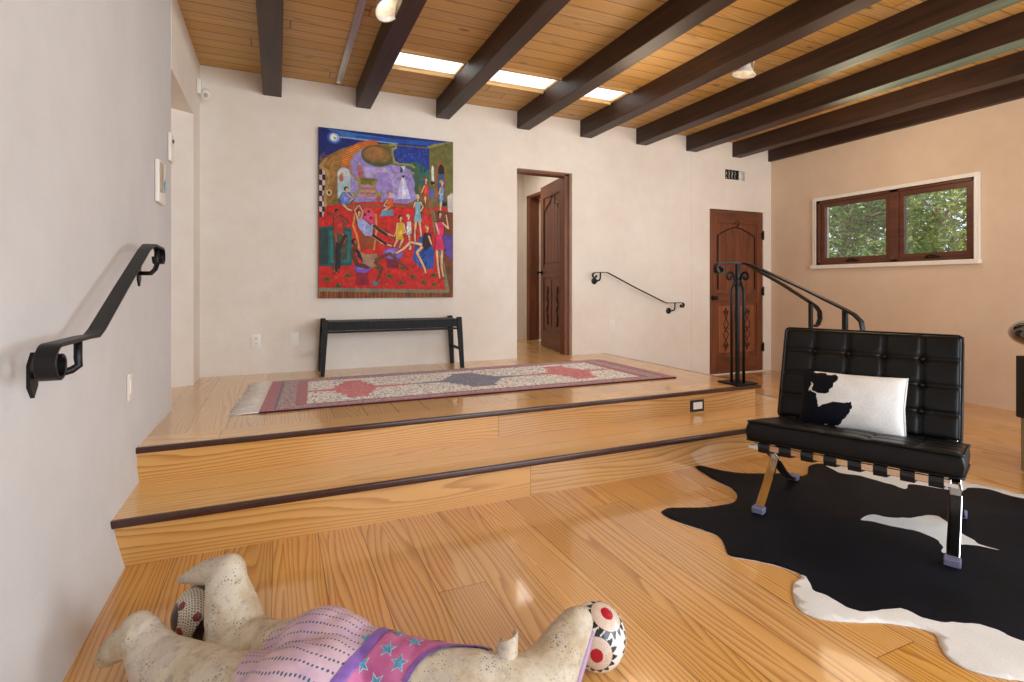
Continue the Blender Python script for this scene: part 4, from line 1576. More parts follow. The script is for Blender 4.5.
def make_chair():
    n_ = math.hypot(0.405, 0.914)
    root = thing('lounge_chair', 'low black tufted leather chair with crossed polished steel legs on the cowhide', 'chair', (2.311, 1.564, FZ + 0.0072), math.atan2(-0.914, 0.405))
    ARC_A = [(0.0, 0.006), (0.055, 0.046), (0.118, 0.093), (0.18, 0.145), (0.244, 0.200), (0.33, 0.262), (0.43, 0.335), (0.52, 0.420), (0.595, 0.515), (0.655, 0.615), (0.70, 0.725)]
    ARC_B = [(-0.075, 0.325), (-0.02, 0.318), (0.05, 0.300), (0.12, 0.272), (0.18, 0.240), (0.244, 0.200), (0.31, 0.150), (0.38, 0.098), (0.46, 0.052), (0.53, 0.022), (0.584, 0.010)]
    for sx in (-1, 1):
        x = sx * 0.352
        m = MB()
        m.flat([(x - sx * 0.035 * max(0.0, min(1.0, (b - 0.2) / 0.25)), a, b) for a, b in ARC_A], 0.042, 0.014, (1, 0, 0))
        m.flat([(x, a, b) for a, b in ARC_B], 0.042, 0.014, (1, 0, 0))
        fr = m.build('leg', M['chrome'], root, smooth=True, angle=40)
        fr['label'] = 'crossed polished steel leg frame'
        for (a, b) in (ARC_A[0], ARC_B[-1]):
            m = MB()
            m.box(x - 0.026, x + 0.026, a - 0.024, a + 0.024, 0.0, 0.028, 0.004)
            m.build('foot_pad', simple('pale_foot_pad', (128, 130, 160), 0.3, metal=0.3), fr)
    for (a, b) in ((-0.065, 0.330), (0.345, 0.275), (0.682, 0.69)):
        m = MB()
        m.box(-0.352, 0.352, a - 0.006, a + 0.006, b - 0.014, b + 0.014, 0.002)
        m.build('cross_bar', M['chrome'], root)
    # straps under the seat and behind the back
    strap_m = simple('strap_leather', (24, 22, 23), 0.45)
    for k in range(8):
        x = -0.308 + k * 0.088
        m = MB()
        m.flat([(x, 0.33, 0.293), (x, 0.14, 0.293), (x, -0.045, 0.345), (x, -0.074, 0.346), (x, -0.080, 0.33), (x, -0.074, 0.308), (x, -0.04, 0.302), (x, 0.02, 0.29)], 0.046, 0.004, (1, 0, 0))
        m.build('seat_strap', strap_m, root)
    for k in range(5):
        x = -0.28 + k * 0.14
        m = MB()
        m.flat([(x, 0.36, 0.30), (x, 0.545, 0.42), (x, 0.60, 0.55), (x, 0.66, 0.69), (x, 0.67, 0.71)], 0.04, 0.004, (1, 0, 0))
        m.build('back_strap', strap_m, root)
    s = cushion('seat_cushion', 0.772, 0.60, 0.094, 0.013, 5, 4, M['leather'], root, 0.009)
    s.location = (0.005, -0.092, 0.402)
    s.rotation_euler = (math.radians(-8.5), 0, 0)
    b = cushion('back_cushion', 0.768, 0.50, 0.085, 0.026, 5, 4, M['leather'], root, 0.013)
    # y runs up the back, tufted side (z) faces the front
    lean = math.atan2(0.15, 0.47)
    b.rotation_euler = (PI / 2 - lean, 0, 0)
    b.location = (-0.018, 0.492, 0.352)
    root.scale = (1.042, 1.042, 1.042)
    return root


make_chair()


def clump(p, s=9.0, a=0.012):
    v = Vector((p[0] * s, p[1] * s, 3.3))
    return (p[0] + a * noise.noise(v), p[1] + a * noise.noise(v + Vector((7, 3, 1))))


def in_poly(x, y, poly):
    c = False
    n = len(poly)
    for i in range(n):
        x1, y1 = poly[i]
        x2, y2 = poly[(i + 1) % n]
        if (y1 > y) != (y2 > y) and x < (x2 - x1) * (y - y1) / (y2 - y1) + x1:
            c = not c
    return c


def hair(name, a, b, rough=0.7, spec=0.3):
    t = NT(name)
    co = t.coord()
    s = t.xyz(co)
    n1 = t.noise(t.comb(t.math('MULTIPLY', s[0], 120.0), t.math('MULTIPLY', s[1], 260.0), t.math('MULTIPLY', s[2], 120.0)), 1.0, 4, 0.7)
    n2 = t.noise(co, 5.0, 4)
    t.bump(n1, 0.5, 0.003)
    return t.done(t.ramp(t.math('ADD', t.math('MULTIPLY', n1, 0.5), t.math('MULTIPLY', n2, 0.5)), [(0.35, lin(a)), (0.65, lin(b))]), rough, spec=spec)


M['hide_black'] = hair('black_hide', (5, 6, 9), (17, 21, 33), 0.6, 0.12)
M['hide_white'] = hair('white_hide', (214, 212, 208), (242, 240, 236), 0.75)


def make_pillow():
    # patches in the pillow's own (0..1, 0..1) frame, from its lower left corner
    polys = [
        [(-0.1, -0.1), (0.24, -0.1), (0.28, 0.04), (0.42, 0.05), (0.48, 0.20), (0.535, 0.36), (0.53, 0.47), (0.47, 0.455), (0.36, 0.44), (0.26, 0.38), (0.21, 0.33), (0.215, 0.45), (0.19, 0.54), (0.12, 0.62), (0.10, 0.60), (0.12, 0.70), (0.14, 0.80), (0.15, 0.90), (0.16, 1.1), (-0.1, 1.1)],
        [(0.14, 0.62), (0.20, 0.56), (0.29, 0.56), (0.34, 0.66), (0.37, 0.78), (0.40, 0.90), (0.37, 0.95), (0.31, 0.91), (0.27, 0.92), (0.27, 0.96), (0.21, 0.97), (0.13, 0.93), (0.11, 0.80), (0.15, 0.72)],
        [(0.10, 0.62), (0.13, 0.95), (0.0, 1.0), (0.0, 0.5)],
    ]
    W, H, T = 0.460, 0.300, 0.140
    root = thing('pillow', 'black and white cowhide pillow leaning on the back of the leather chair', 'pillow', (0, 0, 0))
    nu, nv = 110, 74
    m = MB()
    top, bot = {}, {}
    for i in range(nu + 1):
        for j in range(nv + 1):
            u, v = i / nu, j / nv
            a, b = 2 * u - 1, 2 * v - 1
            h = T / 2 * ((1 - abs(a) ** 2.4) * (1 - abs(b) ** 2.4)) ** 0.42 if abs(a) < 1 and abs(b) < 1 else 0
            pin = 1 - 0.045 * (1 - abs(a * b)) * 1.0
            x = a * W / 2 * (1 - 0.05 * (1 - b * b) * abs(a) ** 3)
            z = b * H / 2 * (1 - 0.06 * (1 - a * a) * abs(b) ** 3)
            wv = 0.004 * noise.noise(Vector((u * 5, v * 5, 1)))
            edge = i in (0, nu) or j in (0, nv)
            top[i, j] = m.bm.verts.new((x, -h - (0 if edge else wv), z))
            bot[i, j] = top[i, j] if edge else m.bm.verts.new((x, h, z))
    for i in range(nu):
        for j in range(nv):
            u, v = clump(((i + 0.5) / nu, (j + 0.5) / nv), 14, 0.02)
            m.mi = 1 if any(in_poly(u, v, p) for p in polys) else 0
            m.face([top[i, j], top[i + 1, j], top[i + 1, j + 1], top[i, j + 1]])
            m.face([bot[i, j], bot[i, j + 1], bot[i + 1, j + 1], bot[i + 1, j]])
    o = m.build('hide_cover', [M['hide_white'], M['hide_black']], root, smooth=True)
    m = MB()
    seam = [(-W / 2, 0, -H / 2), (-W / 2 * 0.97, 0, 0), (-W / 2, 0, H / 2), (0, 0, H / 2 * 0.95), (W / 2, 0, H / 2), (W / 2 * 0.96, 0, 0), (W / 2, 0, -H / 2)]
    m.tube(seam[4:], 0.004, 6, up=(0, 1, 0))
    m.build('seam', M['hide_white'], root, smooth=True)
    Wv, Dv, O = Vector((0.405, -0.914, 0)), Vector((0.914, 0.405, 0)), Vector((2.311, 1.564, FZ + 0.0072))
    root.location = O + Wv * PILLOW[0] + Dv * PILLOW[1] + Vector((0, 0, PILLOW[2]))
    root.rotation_mode = 'QUATERNION'
    yaw = Matrix.Rotation(math.atan2(-0.914, 0.405), 4, 'Z')
    root.rotation_quaternion = (yaw @ Matrix.Rotation(math.radians(-20), 4, 'X') @ Matrix.Rotation(math.radians(PILLOW[3]), 4, 'Y')).to_quaternion()


PILLOW = (-0.050, 0.392, 0.523, -0.5)
make_pillow()


# ---------------------------------------------------------------- cowhide on the floor
def smooth_loop(pts, sub=4, jitter=0.0, seed=1):
    out = []
    n = len(pts)
    for i in range(n):
        p0, p1, p2, p3 = [Vector(pts[(i + k) % n]) for k in (-1, 0, 1, 2)]
        for k in range(sub):
            t = k / sub
            q = 0.5 * ((2 * p1) + (-p0 + p2) * t + (2 * p0 - 5 * p1 + 4 * p2 - p3) * t * t + (-p0 + 3 * p1 - 3 * p2 + p3) * t ** 3)
            if jitter:
                v = Vector((q.x * 22, q.y * 22, seed))
                q = q + Vector((noise.noise(v), noise.noise(v + Vector((5, 5, 5))))) * jitter
            out.append((q.x, q.y))
    return out


def make_hide():
    outer = smooth_loop(HIDE_OUT, 4, 0.004)
    whites = [smooth_loop(w, 4, 0.012, 3) for w in HIDE_WHITE]
    pts = [Vector(p) for p in outer]
    edges = [(i, (i + 1) % len(outer)) for i in range(len(outer))]
    for wl in whites:
        b = len(pts)
        pts += [Vector(p) for p in wl]
        edges += [(b + i, b + (i + 1) % len(wl)) for i in range(len(wl))]
    x0, x1 = min(p[0] for p in outer), max(p[0] for p in outer)
    y0, y1 = min(p[1] for p in outer), max(p[1] for p in outer)
    rg = random.Random(2)
    st = 0.035
    k = 0
    y = y0
    while y < y1:
        x = x0
        while x < x1:
            p = (x + rg.uniform(-.008, .008), y + rg.uniform(-.008, .008))
            if in_poly(p[0], p[1], outer):
                pts.append(Vector(p))
            x += st
        y += st
    res = geometry.delaunay_2d_cdt(pts, edges, [], 0, 1e-5)
    vs, fs = res[0], res[2]
    V, F, MI = [], [], []

    def edge_d(x, y):
        return min((x - p[0]) ** 2 + (y - p[1]) ** 2 for p in outer) ** 0.5
    for v in vs:
        e = edge_d(v.x, v.y)
        z = 0.0035 + 0.0012 * noise.noise(Vector((v.x * 4, v.y * 4, 0)))
        ridge = math.exp(-((v.y - (1.92 - 0.42 * (v.x - 2.0))) / 0.02) ** 2) * 0.002
        V.append((v.x, v.y, max(0.003, z + ridge) if e > 0.02 else 0.0034))
    for f in fs:
        c = sum((vs[i] for i in f), Vector((0, 0))) / len(f)
        if not in_poly(c.x, c.y, outer):
            continue
        F.append(tuple(f))
        MI.append(1 if any(in_poly(c.x, c.y, w_) for w_ in whites) else 0)
    nv = len(V)
    V += [(x, y, 0.0008) for x, y, z in V]
    V = [(x, y, z + FZ) for x, y, z in V]
    cnt = {}
    for f in F:
        for a, b in zip(f, f[1:] + f[:1]):
            cnt[(a, b)] = cnt.get((a, b), 0) + 1
    side = [(a, a + nv, b + nv, b) for (a, b) in cnt if (b, a) not in cnt]
    F2 = F + [tuple(i + nv for i in reversed(f)) for f in F] + side
    MI2 = MI + [1] * len(F) + [1] * len(side)
    o = pymesh('cowhide_rug', V, F2, [M['hide_black'], M['hide_white']], mi=MI2, smooth=True)
    return tag(o, 'large black and white cowhide rug spread on the pine floor under the chair', 'rug')
HIDE_OUT = [(2.383, 2.593), (2.463, 2.435), (2.538, 2.351), (2.644, 2.295), (2.755, 2.246), (2.808, 2.177), (2.892, 2.187), (3.014, 2.272), (3.124, 2.279), (3.207, 2.205), (3.249, 2.133), (3.364, 2.038), (3.469, 1.941), (3.566, 1.844), (3.608, 1.699), (3.647, 1.596), (3.666, 1.505), (3.95, 1.46), (4.1, 1.6), (4.2, 1.45), (4.0, 1.15), (3.85, 0.8), (3.98, 0.45), (4.05, 0.2), (3.8, 0.1), (3.5, 0.3), (3.1, 0.33), (2.7, 0.25), (2.4, 0.4), (2.12, 0.6), (1.927, 0.789), (1.893, 0.812), (1.842, 0.867), (1.836, 0.92), (1.875, 0.97), (1.928, 1.013), (1.899, 1.063), (1.836, 1.112), (1.755, 1.152), (1.667, 1.207), (1.645, 1.273), (1.695, 1.341), (1.781, 1.402), (1.842, 1.419), (1.842, 1.463), (1.816, 1.517), (1.767, 1.583), (1.712, 1.638), (1.722, 1.675), (1.764, 1.733), (1.797, 1.801), (1.774, 1.878), (1.732, 1.979), (1.72, 2.067), (1.745, 2.113), (1.818, 2.123), (1.952, 2.066), (2.07, 2.046), (2.158, 2.05), (2.237, 2.104), (2.289, 2.19), (2.3, 2.305), (2.319, 2.422)]
HIDE_WHITE = [[(3.178, 2.318), (3.09, 2.162), (3.091, 2.09), (3.142, 2.033), (3.143, 1.967), (3.158, 1.893), (3.158, 1.813), (3.171, 1.801), (3.26, 1.839), (3.319, 1.769), (3.362, 1.701), (3.416, 1.662), (3.499, 1.672), (3.571, 1.629), (3.575, 1.543), (3.586, 1.472), (3.8, 1.3), (4.3, 1.4), (4.2, 1.8), (3.9, 1.8), (3.772, 1.605), (3.713, 1.751), (3.671, 1.899), (3.474, 2.104), (3.335, 2.228)], [(2.55, 1.653), (2.653, 1.661), (2.691, 1.613), (2.782, 1.563), (2.883, 1.551), (2.927, 1.517), (2.865, 1.446), (2.815, 1.358), (2.776, 1.284), (2.788, 1.227), (2.75, 1.28), (2.696, 1.315), (2.589, 1.301), (2.55, 1.307), (2.616, 1.345), (2.666, 1.417), (2.644, 1.503), (2.587, 1.594)], [(1.801, 1.437), (1.852, 1.405), (1.798, 1.335), (1.811, 1.29), (1.808, 1.226), (1.847, 1.174), (1.969, 1.137), (1.982, 1.074), (2.027, 1.032), (2.082, 1.004), (2.133, 0.944), (2.14, 0.876), (2.3, 0.68), (2.7, 0.5), (3.1, 0.5), (3.2, 0.1), (2.4, 0.1), (1.8, 0.5), (1.843, 0.774), (1.748, 0.855), (1.808, 0.962), (1.76, 1.078), (1.583, 1.189), (1.627, 1.318)]]
make_hide()
# ---------------------------------------------------------------- painted clay animal lying on the floor
def sphere_into(bm, c, r, sub=3, s=(1, 1, 1)):
    bmesh.ops.create_icosphere(bm, subdivisions=sub, radius=1.0, matrix=Matrix.Translation(c) @ Matrix.Diagonal((r * s[0], r * s[1], r * s[2], 1)))


def blob_mesh(chains, voxel=0.006, smooth_it=8):
    bm = bmesh.new()
    for ch in chains:
        for (a, b) in zip(ch, ch[1:]):
            A, B = Vector(a[:3]), Vector(b[:3])
            L = (B - A).length
            n = max(1, int(L / (min(a[3], b[3]) * 0.35)))
            for k in range(n + 1):
                t = k / n
                sphere_into(bm, A.lerp(B, t), a[3] * (1 - t) + b[3] * t)
    me = bpy.data.meshes.new('tmp')
    bm.to_mesh(me)
    bm.free()
    o = bpy.data.objects.new('tmp', me)
    COL.objects.link(o)
    r = o.modifiers.new('r', 'REMESH')
    r.mode = 'VOXEL'
    r.voxel_size = voxel
    s = o.modifiers.new('s', 'SMOOTH')
    s.factor = 0.6
    s.iterations = smooth_it
    bpy.context.view_layer.update()
    dg = bpy.context.evaluated_depsgraph_get()
    out = bpy.data.meshes.new_from_object(o.evaluated_get(dg))
    bpy.data.objects.remove(o)
    bpy.data.meshes.remove(me)
    return out


def clay():
    t = NT('mottled_clay')
    co = t.coord()
    n1 = t.noise(co, 9, 5, 0.6)
    n2 = t.noise(co, 70, 4, 0.75)
    n3 = t.noise(co, 22, 3, 0.6)
    base = t.ramp(n1, [(0.32, lin((182, 160, 128))), (0.5, lin((208, 196, 174))), (0.68, lin((192, 178, 166)))])
    base = t.mix(t.ramp(n3, [(0.62, (0, 0, 0, 1)), (0.74, (0.5, 0.5, 0.5, 1))]), base, lin((196, 160, 96)))
    vo = t.n('ShaderNodeTexVoronoi', feature='F1')
    vo.inputs['Scale'].default_value = 130.0
    t.l(co, vo.inputs['Vector'])
    patch = t.ramp(t.noise(co, 12, 5, 0.7), [(0.44, (0.05, 0.05, 0.05, 1)), (0.62, (1, 1, 1, 1))])
    thr = t.math('MULTIPLY', patch, 0.34)
    speck = t.math('LESS_THAN', vo.outputs['Distance'], thr)
    base = t.mix(t.math('MULTIPLY', speck, 0.75), base, lin((62, 60, 66)))
    haze_ = t.ramp(t.noise(co, 34, 5, 0.8), [(0.52, (0, 0, 0, 1)), (0.66, (0.5, 0.5, 0.5, 1))])
    base = t.mix(haze_, base, lin((128, 120, 118)))
    t.bump(t.math('ADD', n2, n3), 0.5, 0.004)
    return t.done(base, 0.55)


def sculpture():
    body_c = [
        # torso
        [(0.105, 1.395, 0.118, 0.112), (0.20, 1.315, 0.118, 0.108), (0.31, 1.225, 0.112, 0.108), (0.41, 1.16, 0.105, 0.112), (0.49, 1.14, 0.095, 0.098), (0.58, 1.155, 0.090, 0.083)],
        # hips
        [(0.100, 1.42, 0.126, 0.120), (0.13, 1.38, 0.125, 0.118)],
        [(0.03, 1.275, 0.128, 0.128), (0.10, 1.30, 0.125, 0.118)],
        # far leg, shin raised
        [(0.10, 1.44, 0.115, 0.105), (-0.02, 1.555, 0.090, 0.080), (-0.095, 1.640, 0.082, 0.080), (-0.117, 1.685, 0.150, 0.072), (-0.135, 1.725, 0.215, 0.056), (-0.130, 1.738, 0.250, 0.046)],
        [(-0.130, 1.738, 0.250, 0.046), (-0.192, 1.795, 0.230, 0.035), (-0.268, 1.86, 0.192, 0.012)],
        # near leg, lying along the floor
        [(0.02, 1.285, 0.115, 0.110), (-0.10, 1.43, 0.095, 0.090), (-0.20, 1.55, 0.085, 0.078), (-0.285, 1.64, 0.088, 0.068), (-0.325, 1.69, 0.125, 0.052), (-0.345, 1.715, 0.152, 0.042)],
        [(-0.335, 1.70, 0.140, 0.050), (-0.390, 1.735, 0.105, 0.040), (-0.425, 1.755, 0.070, 0.027)],
        # head and long snout
        [(0.58, 1.155, 0.090, 0.083), (0.635, 1.18, 0.120, 0.066), (0.68, 1.20, 0.152, 0.056), (0.716, 1.212, 0.178, 0.045), (0.730, 1.215, 0.184, 0.038)],
        # folded fore limbs under the chest
        [(0.38, 1.08, 0.07, 0.062), (0.47, 1.02, 0.055, 0.052), (0.56, 1.01, 0.048, 0.046)],
    ]
    me = blob_mesh(body_c, 0.006, 10)
    root = thing('animal_sculpture', 'painted clay animal lying face down in dotted lilac trousers and a pink starred jersey', 'sculpture', (0.2, 1.3, 0))
    me.materials.clear()
    me.materials.append(clay())
    me.polygons.foreach_set('use_smooth', [True] * len(me.polygons))
    # drop it so that the lowest point touches the floor
    body = bpy.data.objects.new('body', me)
    COL.objects.link(body)
    zmin = min(v.co.z for v in me.vertices)
    for v in me.vertices:
        v.co.z = max(v.co.z, 0.002)
    keep(body, root)
    nrm = [v.normal.copy() for v in me.vertices]
    cos = [v.co.copy() for v in me.vertices]
    p1 = Vector((0.218, 1.312, 0.215))
    nn = Vector((0.68, -0.66, -0.30)).normalized()
    hipc = Vector((0.105, 1.335, 0.125))
    neck = Vector((0.37, 1.06, 0.18))

    def axis_d(p):
        return (p - p1).dot(Vector((0.81, -0.587, 0)))

    def dist(p):
        w_ = (p - p1).dot(nn)
        lg = (p - hipc).length - 0.205
        nk = 0.160 - (p - neck).length
        # trousers: behind the waist and inside the hip sphere; jersey: past the waist, outside the neck sphere
        return w_, lg, nk, axis_d(p)

    def shell(name, test, off, mat, cuts=()):
        use = {}
        fs = []
        for poly in me.polygons:
            c = poly.center
            if test(dist(c)):
                fs.append([use.setdefault(i, len(use)) for i in poly.vertices])
        vs = [None] * len(use)
        for i, k in use.items():
            vs[k] = cos[i] + nrm[i] * off
        # draw the cut edges true to the painted outline instead of along the mesh
        cnt = {}
        for f in fs:
            for a, b in zip(f, f[1:] + f[:1]):
                k = (min(a, b), max(a, b))
                cnt[k] = cnt.get(k, 0) + 1
        rim = {i for k, c in cnt.items() if c == 1 for i in k}
        for i in rim:
            p = vs[i]
            best = None
            for fn, tgt in cuts:
                g0 = fn(p) - tgt
                if best is None or abs(g0) < abs(best[0]):
                    e = 0.001
                    gr = Vector(((fn(p + Vector((e, 0, 0))) - fn(p)) / e, (fn(p + Vector((0, e, 0))) - fn(p)) / e, (fn(p + Vector((0, 0, e))) - fn(p)) / e))
                    best = (g0, gr)
            if best and abs(best[0]) < 0.012:
                vs[i] = p - best[1] * (best[0] / max(best[1].length_squared, 1e-6))
        o = pymesh(name, vs, fs, mat)
        return keep(o, root)

    t = NT('dotted_lilac')
    s = t.xyz(t.coord())
    al = t.math('SUBTRACT', t.math('MULTIPLY', s[0], 0.81), t.math('MULTIPLY', s[1], 0.587))
    pp = t.math('ADD', t.math('MULTIPLY', s[0], 0.587), t.math('MULTIPLY', s[1], 0.81))
    an = t.math('ARCTAN2', t.math('SUBTRACT', s[2], 0.06), t.math('SUBTRACT', pp, 1.165))
    jit = t.math('MULTIPLY', t.noise(t.coord(), 18, 2), 0.6)
    fu = t.math('SUBTRACT', t.math('FRACT', t.math('ADD', t.math('DIVIDE', al, 0.0095), t.math('MULTIPLY', jit, 0.0))), 0.5)
    fv = t.math('SUBTRACT', t.math('FRACT', t.math('ADD', t.math('MULTIPLY', an, 7.5), jit)), 0.5)
    d2 = t.math('SQRT', t.math('ADD', t.math('POWER', t.math('MULTIPLY', fu, 0.0095), 2.0), t.math('POWER', t.math('MULTIPLY', fv, 0.019), 2.0)))
    dot = t.math('LESS_THAN', d2, 0.0023)
    n1 = t.noise(t.coord(), 14, 4)
    basec = t.ramp(n1, [(0.35, lin((192, 160, 184))), (0.65, lin((218, 188, 198)))])
    t.bump(t.noise(t.coord(), 60, 3), 0.4, 0.003)
    lil = t.done(t.mix(dot, basec, lin((44, 96, 118))), 0.45)
    t = NT('pink_jersey')
    n1 = t.noise(t.coord(), 16, 4)
    t.bump(t.noise(t.coord(), 60, 3), 0.4, 0.003)
    pink = t.done(t.ramp(n1, [(0.35, lin((178, 84, 138))), (0.65, lin((206, 116, 164)))]), 0.45)
    purple = simple('purple_trim', (128, 92, 168), 0.45, var=0.2, scale=40)
    tro = shell('trousers', lambda d: d[0] < 0.004 and d[1] < 0, 0.0028, lil, [(lambda p: dist(p)[0], 0.004), (lambda p: dist(p)[1], 0.0)])
    jer = shell('jersey', lambda d: d[0] > -0.004 and d[2] < 0 and d[3] < 0.272, 0.0028, pink, [(lambda p: dist(p)[0], -0.004), (lambda p: dist(p)[2], 0.0)])
    shell('waistband', lambda d: abs(d[0]) < 0.0125 and d[1] < 0.02, 0.0052, purple, [(lambda p: dist(p)[0], 0.0125), (lambda p: dist(p)[0], -0.0125)])
    shell('neck_trim', lambda d: abs(d[2]) < 0.006 and d[0] > 0 and d[3] < 0.275, 0.0052, purple, [(lambda p: dist(p)[2], 0.006), (lambda p: dist(p)[2], -0.006)])
    # blue stars on the jersey
    bvh = BVHTree.FromPolygons(cos, [tuple(p.vertices) for p in me.polygons])
    star_m = simple('blue_star', (86, 150, 184), 0.5, var=0.35, scale=120)
    edge_m = simple('pale_star_edge', (206, 214, 226), 0.5)
    V, F, MI = [], [], []
    rg = random.Random(7)
    for (x, y, z) in STARS:
        hit = bvh.find_nearest(Vector((x, y, z)))
        c, n = hit[0], hit[1]
        tu = n.cross(Vector((0.81, -0.587, 0))).normalized()
        tv = n.cross(tu)
        a0 = rg.uniform(0, 1)
        for mi, (R1, R2, off) in enumerate(((0.0225, 0.0095, 0.0038), (0.0185, 0.0075, 0.0046))):
            b = len(V)
            ring = []
            for k in range(10):
                a = a0 + k * PI / 5
                r = R1 if k % 2 == 0 else R2
                q = c + tu * (r * math.cos(a)) + tv * (r * math.sin(a))
                h = bvh.find_nearest(q)
                ring.append(h[0] + h[1] * off)
            V.append(c + n * off)
            V += ring
            for k in range(10):
                F.append((b, b + 1 + k, b + 1 + (k + 1) % 10))
                MI.append(1 - mi)
    o = pymesh('star_pattern', V, F, [star_m, edge_m], mi=MI, smooth=False)
    o.parent = jer
    # curled ear
    m = MB()
    base = Vector((0.497, 1.172, 0.186))
    upv = Vector((0.05, 0.10, 1.0)).normalized()
    ac = Vector((0.89, -0.45, 0)).normalized()
    fw = upv.cross(ac)
    rows = []
    for j in range(9):
        v = j / 8
        row = []
        wd = 0.038 * (1 - 0.15 * v)
        for i in range(13):
            a = math.radians(-200 + 400 * i / 12 * 0.62)
            rr = wd * (0.62 + 0.25 * (i / 12))
            row.append(m.bm.verts.new(base + upv * (0.045 * v + 0.008 * math.cos(a) * v) + ac * (rr * math.cos(a) + 0.006 * v) + fw * (rr * math.sin(a))))
        rows.append(row)
    for j in range(8):
        for i in range(12):
            m.face([rows[j][i], rows[j][i + 1], rows[j + 1][i + 1], rows[j + 1][i]])
    e = m.build('ear', me.materials[0], None, smooth=True)
    so = e.modifiers.new('thickness', 'SOLIDIFY')
    so.thickness = 0.007
    keep(e, root)
    # painted mouth line along the underside of the snout
    m = MB()
    pts = []
    for k in range(9):
        s_ = k / 8
        q = Vector((0.640, 1.135, 0.085)).lerp(Vector((0.762, 1.185, 0.165)), s_)
        h = bvh.find_nearest(q)
        pts.append(h[0] + h[1] * 0.001)
    m.tube(pts, 0.0085, 8, scale=lambda s: 0.6 + 0.6 * math.sin(PI * (0.15 + 0.8 * s)))
    keep(m.build('painted_mouth', simple('mauve_lip', (176, 144, 176), 0.45), None, smooth=True), root)


    # final place on the floor; the figure is a little over life size of its first sketch
    root.scale = (1.042, 1.042, 1.042)
    root.location = (0.2084, 1.3546, FZ + 0.0001)


STARS = [(0.197, 1.303, 0.224), (0.236, 1.257, 0.219), (0.177, 1.252, 0.203), (0.253, 1.213, 0.21), (0.197, 1.205, 0.187), (0.3, 1.258, 0.217), (0.271, 1.311, 0.213), (0.36, 1.262, 0.197), (0.24, 1.165, 0.18)]
sculpture()


def ball_dirs(nu, nv):
    th = np.linspace(0, 2 * PI, nu, endpoint=False)
    ph = np.linspace(0, PI, nv)
    T, P_ = np.meshgrid(th, ph)
    return np.stack([np.sin(P_) * np.cos(T), np.sin(P_) * np.sin(T), np.cos(P_)], -1).reshape(-1, 3)


def ball_faces(nu, nv):
    return [(j * nu + i, (j + 1) * nu + i, (j + 1) * nu + (i + 1) % nu, j * nu + (i + 1) % nu) for j in range(nv - 1) for i in range(nu)]


def eyed_ball():
    nu, nv = 300, 150
    D = ball_dirs(nu, nv)
    L = lambda c: np.array(lin(c)[:3])
    col = np.tile(L((236, 234, 230)), (len(D), 1))
    centres = [(-0.05, -0.62, 0.60, 33), (0.05, -0.93, -0.26, 31), (0.86, -0.42, 0.12, 30), (0.62, 0.60, 0.42, 31), (-0.2, 0.75, -0.1, 31), (0.25, 0.3, 0.95, 22)]
    centres = BALL_EYES
    for cx, cy, cz, rad in centres:
        c = np.array((cx, cy, cz)); c = c / np.linalg.norm(c)
        up = np.cross(c, (0.3, 0.2, 1.0)); up /= np.linalg.norm(up)
        vv = np.cross(c, up)
        ang = np.degrees(np.arccos(np.clip(D @ c, -1, 1)))
        az = np.arctan2(D @ vv, D @ up)
        n = 15
        fr = np.abs(((az / (2 * PI) * n) % 1) - 0.5) * 2
        spike = rad + 13.5 * (1 - fr)
        col[(ang < spike) & (ang >= rad - 0.5)] = L((26, 26, 30))
        disc = ang < rad
        dots = (np.abs((ang / 3.2) % 1 - 0.5) < 0.28) & (np.abs(((az * np.maximum(ang, 1) / 3.4) % 1) - 0.5) < 0.28)
        col[disc] = L((214, 190, 170))
        col[disc & dots] = L((232, 216, 200))
        col[ang < rad * 0.40] = L((178, 18, 44))
    root = thing('painted_ball', 'white painted ball with red and black eye motifs against the snout of the clay animal', 'ball', (0.8565, 1.3233, FZ + 0.0925))
    V = D * np.array((0.0834, 0.0834, 0.0917))
    t = vcol('glazed_ball', 0.3, 0.12, 90, coat=0.3)
    pymesh('painted_surface', V.tolist(), ball_faces(nu, nv), t, root, col=col)


BALL_EYES = [(0.134, -0.40, 0.907, 32), (-0.56, -0.825, -0.03, 31), (0.90, -0.36, -0.22, 31), (-0.3, 0.85, 0.3, 30)]


def dotted_ball():
    nu, nv = 300, 150
    D = ball_dirs(nu, nv)
    L = lambda c: np.array(lin(c)[:3])
    ax = np.array((-0.95, -0.28, 0.16)); ax /= np.linalg.norm(ax)
    u = np.cross(ax, (0, 0, 1.0)); u /= np.linalg.norm(u)
    v = np.cross(u, ax)
    l = D @ ax
    az = np.arctan2(D @ v, D @ u)
    col = np.tile(L((216, 204, 182)), (len(D), 1))
    la = np.degrees(np.arcsin(np.clip(l, -1, 1)))
    row = np.floor(la / 5.2)
    rr = np.cos(np.radians(row * 5.2 + 2.6))
    n = np.maximum(6, np.round(72 * rr))
    a = ((az / (2 * PI) * n) + 0.5 * (row % 2)) % 1 - 0.5
    b = (la / 5.2) % 1 - 0.5
    col[(a ** 2 + b ** 2) < 0.075] = L((48, 40, 40))
    wave = 12 * np.sin(az * 3.0 + 0.8)
    col[np.abs(la - 6 + wave) < 9] = L((24, 22, 28))
    col[(la > 62)] = L((26, 24, 32))
    for k in range(9):
        c0 = 2 * PI * k / 9
        lat = 54 if k % 2 else 24
        da = np.abs((az - c0 + PI) % (2 * PI) - PI) * np.cos(np.radians(lat))
        col[(da / 0.14) ** 2 + ((la - lat) / 8.0) ** 2 < 1] = L((120, 22, 36))
    root = thing('patterned_ball', 'black and cream dotted ball with dark red spots behind the clay legs', 'ball', (-0.2136, 1.9225, FZ + 0.0900))
    V = D * 0.0896
    pymesh('painted_surface', V.tolist(), ball_faces(nu, nv), vcol('glazed_pattern', 0.3, 0.12, 90, coat=0.3), root, col=col)


